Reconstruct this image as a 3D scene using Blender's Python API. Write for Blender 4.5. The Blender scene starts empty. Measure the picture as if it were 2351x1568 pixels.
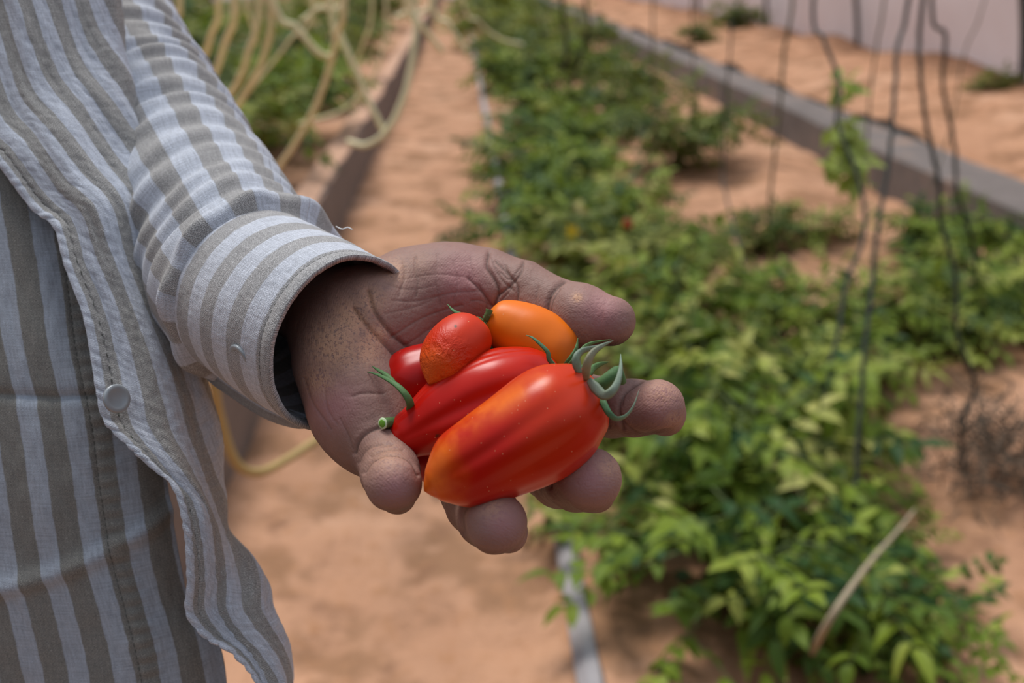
import bpy, math, random
import numpy as np
from mathutils import Vector, noise

# ------------------------------------------------------------------ camera
H = 1.35                      # camera height above the path
F = 2286.0                    # focal length in pixels of the 2351 px wide frame
PITCH = math.atan(870 / F)
SP, CP = math.sin(PITCH), math.cos(PITCH)
sc = bpy.context.scene
cd = bpy.data.cameras.new('camera'); cam = bpy.data.objects.new('camera', cd)
sc.collection.objects.link(cam); sc.camera = cam
cam.location = (0, 0, H); cam.rotation_euler = (math.pi / 2 - PITCH, 0, 0)
cd.sensor_width = 36; cd.lens = 36 * F / 2351; cd.clip_start = 0.02; cd.clip_end = 200
cd.dof.use_dof = True; cd.dof.focus_distance = 0.350; cd.dof.aperture_fstop = 8.5

# ------------------------------------------------------------------ world, sun, exposure
w = bpy.data.worlds.new('world'); sc.world = w; w.use_nodes = True
nt = w.node_tree; nt.nodes.clear()
wo = nt.nodes.new('ShaderNodeOutputWorld'); bg = nt.nodes.new('ShaderNodeBackground')
tc = nt.nodes.new('ShaderNodeTexCoord'); sx = nt.nodes.new('ShaderNodeSeparateXYZ'); rp = nt.nodes.new('ShaderNodeValToRGB')
nt.links.new(tc.outputs['Generated'], sx.inputs[0]); nt.links.new(sx.outputs['Z'], rp.inputs[0])
rp.color_ramp.elements[0].position = 0.0; rp.color_ramp.elements[0].color = (.07, .06, .055, 1)
rp.color_ramp.elements[1].position = 0.85; rp.color_ramp.elements[1].color = (1.02, 1.18, 1.46, 1)
e = rp.color_ramp.elements.new(0.3); e.color = (.36, .36, .38, 1)
nt.links.new(rp.outputs[0], bg.inputs[0])
mr = nt.nodes.new('ShaderNodeMapRange'); nt.links.new(sx.outputs['X'], mr.inputs[0])      # brighter daylight beyond the right-hand sheet wall
mr.inputs[1].default_value = .35; mr.inputs[2].default_value = 1.0; mr.inputs[3].default_value = .62; mr.inputs[4].default_value = 1.5
nt.links.new(mr.outputs[0], bg.inputs[1])
nt.links.new(bg.outputs[0], wo.inputs[0])
sd = bpy.data.lights.new('sun', 'SUN'); so = bpy.data.objects.new('sun', sd); sc.collection.objects.link(so)
sd.energy = 3.3; sd.angle = math.radians(22); sd.color = (1, .97, .93)
so.rotation_euler = Vector((0.30, -0.50, -1.25)).to_track_quat('-Z', 'Y').to_euler()
sc.view_settings.view_transform = 'Standard'; sc.view_settings.look = 'None'
sc.view_settings.exposure = -0.08; sc.view_settings.gamma = 1; sc.view_settings.use_curve_mapping = False

# ------------------------------------------------------------------ helpers
COL = sc.collection
def W(u, v, d):
    """world point seen at (u, v) of the frame, d metres deep along the view axis"""
    x = (u - 1175.5) / F * d; y = (784 - v) / F * d
    return Vector((x, y * SP + d * CP, H + y * CP - d * SP))
def G(u, v, z=0.0):
    r = W(u, v, 1.0) - Vector((0, 0, H)); t = (H - z) / -r.z
    return Vector((r.x * t, r.y * t, z))
TH = math.atan2(-125, 2446)
def R(a, b, z=0.0):           # row frame: a across the beds, b along them
    return Vector((a * math.cos(TH) + b * math.sin(TH), -a * math.sin(TH) + b * math.cos(TH), z))
def ab(p): return (p.x * math.cos(TH) - p.y * math.sin(TH), p.x * math.sin(TH) + p.y * math.cos(TH))
def cam2world(P):             # camera space in mm (x right, y up, z deep) -> world metres, numpy
    P = P / 1000.0
    return np.stack([P[:, 0], P[:, 1] * SP + P[:, 2] * CP, H + P[:, 1] * CP - P[:, 2] * SP], 1)
def mesh_np(name, verts, faces, mat, parent=None, smooth=True):
    me = bpy.data.meshes.new(name)
    me.from_pydata([tuple(v) for v in verts] if not isinstance(verts, np.ndarray) else verts.tolist(), [], faces if not isinstance(faces, np.ndarray) else faces.tolist())
    me.update()
    if smooth: me.polygons.foreach_set('use_smooth', [True] * len(me.polygons))
    o = bpy.data.objects.new(name, me); COL.objects.link(o)
    if mat: me.materials.append(mat)
    if parent: o.parent = parent; o.matrix_parent_inverse = parent.matrix_world.inverted()
    return o
def empty(name, loc):
    o = bpy.data.objects.new(name, None); COL.objects.link(o); o.location = loc; o.empty_display_size = .02
    o.matrix_world.translation = loc
    return o
def tag(o, label=None, cat=None, group=None, kind=None):
    if label: o['label'] = label
    if cat: o['category'] = cat
    if group: o['group'] = group
    if kind: o['kind'] = kind
    return o
def crom(pts, n):
    """Catmull-Rom through pts (rows of floats), n samples in all"""
    P = np.array(pts, float); m = len(P)
    if m == 2: return np.linspace(P[0], P[1], n)
    Q = np.vstack([2 * P[0] - P[1], P, 2 * P[-1] - P[-2]])
    t = np.linspace(0, m - 1 - 1e-9, n); i = t.astype(int); f = (t - i)[:, None]
    p0, p1, p2, p3 = Q[i], Q[i + 1], Q[i + 2], Q[i + 3]
    return .5 * ((2 * p1) + (-p0 + p2) * f + (2 * p0 - 5 * p1 + 4 * p2 - p3) * f ** 2 + (-p0 + 3 * p1 - 3 * p2 + p3) * f ** 3)
class MB:
    def __init__(s): s.v = []; s.f = []; s.c = []
    def tube(s, pts, rad, k=8, cap=True, tint=0):
        pts = [Vector(p) for p in pts]; n = len(pts)
        rad = rad if hasattr(rad, '__len__') else [rad] * n
        base = len(s.v); ref = Vector((.31, .2, .93)).normalized(); a = None
        for i, p in enumerate(pts):
            t = (pts[min(i + 1, n - 1)] - pts[max(i - 1, 0)]).normalized()
            if a is None:
                a = t.cross(ref)
                if a.length < .1: a = t.cross(Vector((1, 0, 0)))
            a = (a - t * a.dot(t)).normalized(); b = t.cross(a)
            for j in range(k):
                q = 2 * math.pi * j / k
                s.v.append(p + (a * math.cos(q) + b * math.sin(q)) * rad[i]); s.c.append(tint)
        for i in range(n - 1):
            for j in range(k):
                s.f.append((base + i * k + j, base + i * k + (j + 1) % k, base + (i + 1) * k + (j + 1) % k, base + (i + 1) * k + j))
        if cap:
            s.f.append(tuple(base + j for j in reversed(range(k)))); s.f.append(tuple(base + (n - 1) * k + j for j in range(k)))
    def build(s, name, mat, parent=None, smooth=True, tints=False):
        o = mesh_np(name, s.v, s.f, mat, None, smooth)
        if tints:
            at = o.data.attributes.new('tint', 'FLOAT', 'POINT'); at.data.foreach_set('value', s.c)
        if parent: o.parent = parent
        return o

# ------------------------------------------------------------------ materials
class NT:
    def __init__(s, name):
        s.m = bpy.data.materials.new(name); s.m.use_nodes = True; s.t = s.m.node_tree
        s.b = s.t.nodes['Principled BSDF']
    def n(s, ty, **kw):
        x = s.t.nodes.new(ty)
        for k, v in kw.items():
            if k.startswith('i_'):
                key = k[2:]; key = int(key) if key.isdigit() else key.replace('_', ' ')
                s.set(x, key, v)
            else: setattr(x, k, v)
        return x
    def set(s, x, key, v):
        if isinstance(v, bpy.types.NodeSocket): s.t.links.new(v, x.inputs[key])
        else: x.inputs[key].default_value = v
    def math(s, op, a, b=0.0, c=None):
        x = s.t.nodes.new('ShaderNodeMath'); x.operation = op
        s.set(x, 0, a); s.set(x, 1, b)
        if c is not None: s.set(x, 2, c)
        return x.outputs[0]
    def mix(s, f, a, b, mode='MIX'):
        x = s.t.nodes.new('ShaderNodeMix'); x.data_type = 'RGBA'; x.blend_type = mode
        s.set(x, 0, f); s.set(x, 6, a if isinstance(a, bpy.types.NodeSocket) else (*a, 1)); s.set(x, 7, b if isinstance(b, bpy.types.NodeSocket) else (*b, 1))
        return x.outputs[2]
    def ramp(s, f, stops, interp='LINEAR'):
        x = s.t.nodes.new('ShaderNodeValToRGB'); x.color_ramp.interpolation = interp
        while len(x.color_ramp.elements) < len(stops): x.color_ramp.elements.new(.5)
        for el, (p, c) in zip(x.color_ramp.elements, stops):
            el.position = p; el.color = (*c, 1) if len(c) == 3 else c
        s.set(x, 0, f); return x.outputs[0]
    def sstep(s, f, lo, hi):
        x = s.t.nodes.new('ShaderNodeMapRange'); x.interpolation_type = 'SMOOTHSTEP'
        s.set(x, 0, f); s.set(x, 1, lo); s.set(x, 2, hi); return x.outputs[0]
    def noise(s, vec, scale, detail=4, rough=.55, out=0):
        x = s.t.nodes.new('ShaderNodeTexNoise'); s.set(x, 'Scale', scale); s.set(x, 'Detail', detail); s.set(x, 'Roughness', rough)
        if vec is not None: s.set(x, 'Vector', vec)
        return x.outputs[out]
    def obj(s): return s.n('ShaderNodeTexCoord').outputs['Object']
    def attr(s, name): return s.n('ShaderNodeAttribute', attribute_name=name).outputs['Fac']
    def bump(s, h, strength, dist, normal=None):
        x = s.t.nodes.new('ShaderNodeBump'); s.set(x, 'Height', h); s.set(x, 'Strength', strength); s.set(x, 'Distance', dist)
        if normal is not None: s.set(x, 'Normal', normal)
        return x.outputs[0]
    def fin(s, color=None, rough=.6, normal=None, spec=.5, **kw):
        if color is not None: s.set(s.b, 'Base Color', color if isinstance(color, bpy.types.NodeSocket) else (*color, 1))
        s.set(s.b, 'Roughness', rough); s.set(s.b, 'Specular IOR Level', spec)
        if normal is not None: s.set(s.b, 'Normal', normal)
        for k, v in kw.items(): s.set(s.b, k.replace('_', ' '), v)
        return s.m
def plain(name, col, rough=.6, var=.15, scale=60, spec=.4, **kw):
    t = NT(name); o = t.obj(); n = t.noise(o, scale)
    return t.fin(t.mix(n, tuple(c * (1 - var) for c in col), tuple(c * (1 + var) for c in col)), rough, t.bump(n, .3, .002), spec, **kw)

# sand
t = NT('sand'); o = t.obj()
n1 = t.noise(o, 1.7, 5); n2 = t.noise(o, 22, 5, .65); n3 = t.noise(o, 6, 3)
c = t.ramp(n1, [(.25, (.40, .205, .115)), (.55, (.52, .285, .17)), (.8, (.62, .38, .25))])
c = t.mix(t.sstep(t.noise(o, 3.3, 6, .62), .46, .60), c, (.31, .165, .09)); c = t.mix(t.sstep(n2, .5, .75), c, (.40, .20, .10)); c = t.mix(t.sstep(n3, .58, .75), c, (.27, .14, .08))
M_SAND = t.fin(c, .95, t.bump(t.math('ADD', n2, t.math('MULTIPLY', n3, 1.6)), .8, .02), .15)
# concrete of the kerbs
t = NT('concrete'); o = t.obj(); n1 = t.noise(o, 3, 6, .7); n2 = t.noise(o, 30, 5, .7)
c = t.ramp(n1, [(.3, (.13, .11, .10)), (.55, (.20, .17, .155)), (.72, (.42, .25, .16))])
M_CONC = t.fin(t.mix(t.math('MULTIPLY', n2, .5), c, (.16, .14, .13)), .9, t.bump(n2, .6, .01), .2)
t = NT('sand_covered_concrete'); o = t.obj(); n1 = t.noise(o, 3, 6, .7); n2 = t.noise(o, 30, 5, .7)
nzz = t.n('ShaderNodeSeparateXYZ', i_0=t.n('ShaderNodeNewGeometry').outputs['Normal']).outputs[2]
c = t.ramp(n1, [(.3, (.17, .135, .115)), (.7, (.25, .20, .17))]); c = t.mix(t.sstep(nzz, .5, .8), c, (.58, .34, .22))
M_CONC2 = t.fin(t.mix(t.math('MULTIPLY', n2, .35), c, (.2, .14, .11)), .9, t.bump(n2, .6, .01), .2)
t = NT('edging_board'); o = t.obj(); n1 = t.noise(o, 8, 6, .7)
M_EDGE = t.fin(t.ramp(n1, [(.3, (.24, .23, .24)), (.7, (.42, .38, .37))]), .85, t.bump(n1, .4, .01), .2)
# plastic sheet of the greenhouse wall
t = NT('greenhouse_sheet'); o = t.obj(); n1 = t.noise(o, .8, 3)
cs = t.ramp(n1, [(.3, (.84, .73, .71)), (.7, (.94, .87, .86))]); t.fin(cs, .5, t.bump(n1, .3, .05), .3)
tr = t.n('ShaderNodeBsdfTranslucent', i_Color=cs); mx = t.n('ShaderNodeMixShader', i_0=.5)
t.t.links.new(t.b.outputs[0], mx.inputs[1]); t.t.links.new(tr.outputs[0], mx.inputs[2]); t.t.links.new(mx.outputs[0], t.t.nodes['Material Output'].inputs[0])
M_SHEET = t.m
M_POST = plain('green_grey_pipe', (.05, .06, .06), .5)
M_CORD = plain('dark_green_cord', (.028, .034, .030), .7, .4, 200)
M_CORD2 = plain('faded_green_cord', (.16, .15, .10), .8, .3, 200)
M_TUBE = plain('straw_coloured_plastic', (.80, .74, .45), .55, .15, 30)
M_TUBEY = plain('yellowed_plastic', (.42, .29, .11), .55, .15, 30)
M_DRY = plain('dry_stalk', (.13, .095, .065), .9, .3, 100)
M_STEM = plain('plant_stem', (.12, .16, .05), .7, .3, 100)

def leaf_mat(name, stops):
    t = NT(name); a = t.attr('tint'); o = t.obj(); n = t.noise(o, 40, 3)
    ri = t.n('ShaderNodeObjectInfo').outputs['Random']; c = t.ramp(t.math('ADD', a, t.math('MULTIPLY', t.math('SUBTRACT', ri, .55), .35)), stops); c = t.mix(t.sstep(ri, .55, 1.0), c, t.mix(.35, c, (.22, .17, .06))); c = t.mix(t.math('MULTIPLY', n, .25), c, (.035, .06, .015))
    m = t.fin(c, .55, t.bump(n, .3, .003), .2)
    tr = t.n('ShaderNodeBsdfTranslucent', i_Color=t.mix(.5, c, (.25, .32, .04))); mx = t.n('ShaderNodeMixShader', i_0=.3)
    t.t.links.new(t.b.outputs[0], mx.inputs[1]); t.t.links.new(tr.outputs[0], mx.inputs[2])
    out = t.t.nodes['Material Output']; t.t.links.new(mx.outputs[0], out.inputs[0])
    return m
M_LEAF = leaf_mat('tomato_leaves', [(0, (.025, .075, .02)), (.3, (.085, .15, .015)), (.6, (.21, .29, .025)), (.84, (.42, .46, .09)), (.95, (.50, .48, .14)), (1, (.28, .16, .06))])
M_SHOOT = leaf_mat('bright_shoot_leaves', [(0, (.22, .36, .04)), (.6, (.34, .52, .06)), (1, (.55, .66, .16))])
M_LEAF2 = leaf_mat('olive_leaves', [(0, (.035, .07, .012)), (.35, (.14, .17, .03)), (.75, (.28, .30, .06)), (.94, (.46, .42, .12)), (1, (.26, .15, .06))])

# striped linen; UV in millimetres, x across the stripes
def linen(name, white, grey, period=11.5, duty=.5, stitch=None, thread=.62):
    t = NT(name); uv = t.n('ShaderNodeTexCoord').outputs['UV']
    s = t.n('ShaderNodeSeparateXYZ', i_0=uv); x, y = s.outputs[0], s.outputs[1]
    wob = t.math('MULTIPLY', t.math('SUBTRACT', t.noise(uv, .12, 3), .5), 1.0)
    fr = t.math('FRACT', t.math('DIVIDE', t.math('ADD', x, wob), period))
    tri = t.math('ABSOLUTE', t.math('SUBTRACT', fr, .5))          # 0 mid .. .5
    m = t.sstep(tri, (1 - duty) / 2 - .018, (1 - duty) / 2 + .018)  # 1 = white stripe
    k = 2 * math.pi / thread
    wx = t.math('SINE', t.math('MULTIPLY', t.math('ADD', x, t.math('MULTIPLY', t.noise(uv, .8, 2), 1.2)), k))
    wy = t.math('SINE', t.math('MULTIPLY', t.math('ADD', y, t.math('MULTIPLY', t.noise(uv, .9, 2), 1.2)), k))
    weave = t.math('MULTIPLY', wx, wy)
    slubv = t.n('ShaderNodeMapping', i_Vector=uv, i_Scale=(1.6, .12, 1)).outputs[0]
    slubh = t.n('ShaderNodeMapping', i_Vector=uv, i_Scale=(.12, 1.6, 1)).outputs[0]
    sl = t.math('ADD', t.noise(slubv, 1, 4, .7), t.noise(slubh, 1, 4, .7))
    g = t.mix(t.sstep(weave, -.6, .9), tuple(q * .5 for q in grey), tuple(q * 1.35 for q in grey))
    wcol = t.mix(t.sstep(weave, -.9, .3), tuple(q * .66 for q in white), white)
    c = t.mix(m, g, wcol); c = t.mix(t.sstep(sl, .85, 1.2), c, tuple(q * .8 for q in grey), 'MIX') if False else c
    c = t.mix(t.math('MULTIPLY', t.sstep(sl, .7, 1.35), .45), c, (.10, .095, .09))
    if stitch:
        for sx_ in stitch:
            near = t.math('LESS_THAN', t.math('ABSOLUTE', t.math('SUBTRACT', x, sx_)), .32)
            dash = t.math('LESS_THAN', t.math('FRACT', t.math('DIVIDE', y, 2.6)), .62)
            c = t.mix(t.math('MULTIPLY', near, dash), c, (.10, .10, .085))
    h = t.math('ADD', t.math('MULTIPLY', weave, .5), t.math('MULTIPLY', sl, .7))
    return t.fin(c, .9, t.bump(h, .55, .0003), .15, Sheen_Weight=.15)
WH = (.66, .69, .76); GR = (.445, .425, .395)
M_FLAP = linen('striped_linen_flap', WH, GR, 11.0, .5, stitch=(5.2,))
M_INNER_SHADED = linen('striped_linen_inner_shaded', (.50, .54, .60), (.30, .285, .25), 11.5, .46, stitch=(38.6,))  # same linen, colours darkened to carry the shade of the lower left
M_SLEEVE = linen('striped_linen_sleeve', WH, (.46, .44, .42), 20.0, .52)
M_CUFF = linen('striped_linen_cuff', (.72, .74, .80), (.50, .48, .465), 15.5, .52, stitch=(52.0,))
t = NT('shirt_button'); M_BUTTON = t.fin((.30, .32, .33), .3, None, .5)

# ------------------------------------------------------------------ setting
def ground_patch(name, a0, a1, b0, b1, z, na, nb, amp, mat, seed=0, prof=None):
    vs = []; fs = []
    for j in range(nb + 1):
        tb = (j / nb) ** 1.8; b = b0 + (b1 - b0) * tb
        for i in range(na + 1):
            a = a0 + (a1 - a0) * i / na
            p = Vector((a * 3.1 + seed, b * 3.1, seed)); q = Vector((a * 9 + seed, b * 9, 3))
            zz = z + amp * (noise.noise(p) * .9 + noise.noise(q) * .55 + noise.noise(q * 2.3) * .25)
            if prof: zz += prof(a, b)
            vs.append(R(a, b, zz))
    for j in range(nb):
        for i in range(na):
            k = j * (na + 1) + i; fs.append((k, k + 1, k + na + 2, k + na + 1))
    return tag(mesh_np(name, vs, fs, mat), kind='structure')
rg = random.Random(21)
DENT = [(rg.uniform(-.6, .2), rg.uniform(1.0, 1.0 + 5.5 * k / 120 + .4), rg.uniform(.03, .085), rg.uniform(-.028, .02)) for k in range(120)]
def berm(a, b):   # sand heaped against the edges of the path, mounds and hollows in it
    z = .05 * max(0, (a + .05) / .28) ** 2 if a > -.05 else 0
    for (ca, cb, r, h) in ((.0, 4.6, .22, -.05), (-.05, 5.2, .2, .05), (.02, 6.2, .3, -.05), (-.12, 2.2, .15, -.03), (.0, 3.8, .2, .04), (-.25, 2.6, .14, -.025)):
        z += h * math.exp(-((a - ca) ** 2 + (b - cb) ** 2 * .5) / r ** 2)
    if b < 8:
        for (ca, cb, r, h) in DENT:
            q = ((a - ca) ** 2 + (b - cb) ** 2) / (r * r)
            if q < 6: z += h * math.exp(-q)
    return z
ground_patch('ground_path', -.66, .24, -1.5, 42, 0, 46, 620, .030, M_SAND, 1, berm)
def bedp(a, b):
    fd = min(1, max(0, (2.45 - a) / .5)); return .015 + fd * (.035 + .05 * math.sin(a * 3.2 + 1))
ground_patch('ground_bed', .25, 2.62, -1.5, 42, 0, 60, 300, .035, M_SAND, 5, bedp)
ground_patch('ground_left_bed', -7, -.79, -1.5, 42, .27, 60, 160, .03, M_SAND, 9)
def bank(a, b): return .10 * math.sin((a - 2.9) * 1.1) + .14 * noise.noise(Vector((a * 1.1, b * .8, 2)))
ground_patch('ground_bank', 2.95, 14, -1.5, 44, .30, 80, 200, .05, M_SAND, 13, bank)
def kerb(name, a0, a1, b0, b1, z0, z1, mat, wob=.006):
    vs = []; fs = []; nb = 120; prof = [(a0, z0), (a0, z1 - .015), (a0 + .015, z1), (a1 - .015, z1), (a1, z1 - .015), (a1, z0)]; k = len(prof)
    for j in range(nb + 1):
        b = b0 + (b1 - b0) * (j / nb) ** 1.8
        for i, (a, z) in enumerate(prof):
            n = noise.noise(Vector((b * 2, i * 1.7, a0))) * wob * (1 if i not in (0, 5) else .5)
            vs.append(R(a + n, b, z + n))
    for j in range(nb):
        for i in range(k):
            q = j * k; fs.append((q + i, q + k + i, q + k + (i + 1) % k, q + (i + 1) % k))
    fs.append(tuple(range(k))); fs.append(tuple(reversed(range(nb * k, nb * k + k))))
    return tag(mesh_np(name, vs, fs, mat, None, False), kind='structure')
kerb('kerb_left', -.80, -.655, -1.5, 42, -.05, .33, M_CONC2, .012)
kerb('kerb_right', 2.60, 2.98, -1.5, 42, -.05, .27, M_CONC, .012)
kerb('edging_board', .205, .262, -1.5, 42, -.05, .085, M_EDGE, .006)
# greenhouse side wall, a sheet that curves inwards with height
vs = []; fs = []; nb = 90; nz = 14
for j in range(nb + 1):
    b = -2 + 50 * j / nb
    for i in range(nz + 1):
        z = .1 + 2.6 * i / nz
        a = 4.95 - .12 * z ** 2 + .035 * noise.noise(Vector((b * 1.5, z * 2, 0))) + .02 * math.sin(b * 2 * math.pi / 1.9)
        vs.append(R(a, b, z))
for j in range(nb):
    for i in range(nz):
        k = j * (nz + 1) + i; fs.append((k, k + 1, k + nz + 2, k + nz + 1))
tag(mesh_np('wall_right', vs, fs, M_SHEET), kind='structure')
def sheet(name, fn, n1_, n2_):
    v_ = [fn(i / n1_, j / n2_) for j in range(n2_ + 1) for i in range(n1_ + 1)]
    f_ = [(j * (n1_ + 1) + i, j * (n1_ + 1) + i + 1, (j + 1) * (n1_ + 1) + i + 1, (j + 1) * (n1_ + 1) + i) for j in range(n2_) for i in range(n1_)]
    tag(mesh_np(name, v_, f_, M_SHEET), kind='structure')
sheet('wall_left', lambda x, y: R(-6.9 + .12 * (2.7 * y) ** 2 + .03 * noise.noise(Vector((x * 70, y * 5, 0))), -2 + 50 * x, .1 + 2.6 * y), 90, 12)
sheet('wall_back', lambda x, y: R(-6.9 + 11.8 * x, 41.5 + .05 * noise.noise(Vector((x * 20, y * 5, 9))), .0 + 2.7 * y), 60, 12)
hoops = [(8.6, 'dark curved hoop pipe of the greenhouse wall at the top right corner'),
         (12.4, 'hoop pipe of the plastic wall, second from the right corner'),
         (16.2, 'blurred grey hoop pipe along the plastic wall, third from the right corner'),
         (21.0, 'faint hoop pipe at the far end of the plastic wall')]
for b, lab in hoops:
    m = MB(); pts = [R(4.87 - .12 * z * z, b, z) for z in [.0 + 2.6 * i / 16 for i in range(17)]]
    m.tube(pts, .035 if b < 10 else .03, 10)
    tag(m.build('hoop_pipe', M_POST), lab, 'pipe', 'greenhouse hoop pipes')

# ------------------------------------------------------------------ plants
def leaflet(m, p, d, up, L, Wd, tint, rng):
    """pointed oval leaflet, folded a little along the midrib and drooping"""
    d = d.normalized(); s = d.cross(up)
    if s.length < 1e-4: s = d.cross(Vector((1, 0, .1)))
    s = s.normalized(); nrm = s.cross(d).normalized(); base = len(m.v); droop = rng.uniform(.1, .75)
    prof = [(0, .06), (.2, .82), (.45, 1), (.7, .72), (.88, .32), (1, .02)]
    for (q, wq) in prof:
        c = p + d * L * q - nrm * (droop * L * q * q) ; hw = Wd * wq * .5 * (1 + rng.uniform(-.15, .15))
        lift = nrm * hw * .45
        m.v += [c - s * hw + lift, c, c + s * hw + lift]; m.c += [tint] * 3
    for i in range(len(prof) - 1):
        q = base + 3 * i; m.f += [(q, q + 1, q + 4, q + 3), (q + 1, q + 2, q + 5, q + 4)]
def rv(rng, z=1.0): return Vector((rng.uniform(-1, 1), rng.uniform(-1, 1), rng.uniform(-z, z)))
def make_plant(seed, rad, hgt, nstem, leaf=.072, mat=None, dens=1.0, tmean=.45):
    rng = random.Random(seed); root = empty('tomato_plant', (0, 0, 0)); lf = MB(); st = MB()
    for k in range(nstem):
        ang = 2 * math.pi * (k + rng.random()) / nstem; r = rad * rng.uniform(.35, 1); h = hgt * rng.uniform(.55, 1.1)
        p0 = Vector((rng.uniform(-.04, .04), rng.uniform(-.04, .04), -.02)); p3 = Vector((math.cos(ang) * r, math.sin(ang) * r, h * (1 - .5 * (r / rad) ** 2)))
        p1 = Vector((p3.x * .25, p3.y * .25, h * .6)); pts = crom([p0, p1, p3 * .75 + Vector((0, 0, h * .12)), p3], 12)
        st.tube([Vector(q) for q in pts], [.005 - .0003 * i for i in range(12)], 5)
        nl = int(rng.uniform(7, 11) * dens)
        for j in range(nl):
            c = Vector(pts[min(11, 2 + int(9.9 * (j + rng.random()) / nl))]); d = (rv(rng, .6) + Vector((math.cos(ang), math.sin(ang), .25)) * .7).normalized()
            Lr = leaf * rng.uniform(1.6, 3.2); tn = min(1, max(0, rng.gauss(tmean, .27)))
            tip = c + d * Lr - Vector((0, 0, Lr * .25)); st.tube([c, (c + tip) / 2 + Vector((0, 0, .012)), tip], [.0022, .0016, .001], 4, False)
            up = (Vector((0, 0, 1)) + rv(rng) * .5).normalized(); side = d.cross(up).normalized()
            for q in (.3, .62, .9):
                pp = c.lerp(tip, q)
                for sg in (-1, 1):
                    leaflet(lf, pp, (side * sg + d * .5 + rv(rng) * .3), up, leaf * rng.uniform(.6, 1.05), leaf * rng.uniform(.42, .62), min(1, max(0, tn + rng.uniform(-.12, .12))), rng)
            leaflet(lf, tip, d, up, leaf * rng.uniform(.8, 1.3), leaf * .5, tn, rng)
    lf.build('foliage', mat or M_LEAF, root, True, True); st.build('stem', M_STEM, root)
    return root
protos = {'g0': make_plant(1, .40, .42, 17, tmean=.5), 'g1': make_plant(2, .46, .38, 18, tmean=.46), 'g2': make_plant(3, .36, .46, 15, tmean=.54),
          'o0': make_plant(4, .40, .42, 16, .07, M_LEAF2), 'o1': make_plant(5, .45, .5, 17, .065, M_LEAF2, 1.2),
          's0': make_plant(6, .16, .16, 6, .05, M_LEAF, .8, .5), 'y0': make_plant(7, .26, .28, 9, .055, M_LEAF, .9, .62)}
used = set()
def plant(kind, a, b, s, rz, label, group, z=.03):
    src = protos[kind]
    if kind in used:
        o = src.copy(); COL.objects.link(o)
        for ch in src.children:
            c = ch.copy(); COL.objects.link(c); c.parent = o
    else: o = src; used.add(kind)
    p = R(a, b, z); o.location = p; o.rotation_euler = (0, 0, rz); o.scale = (s, s, s)
    tag(o, label, 'plant', group); return o
GB = 'tomato plants in the sandy bed'
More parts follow.
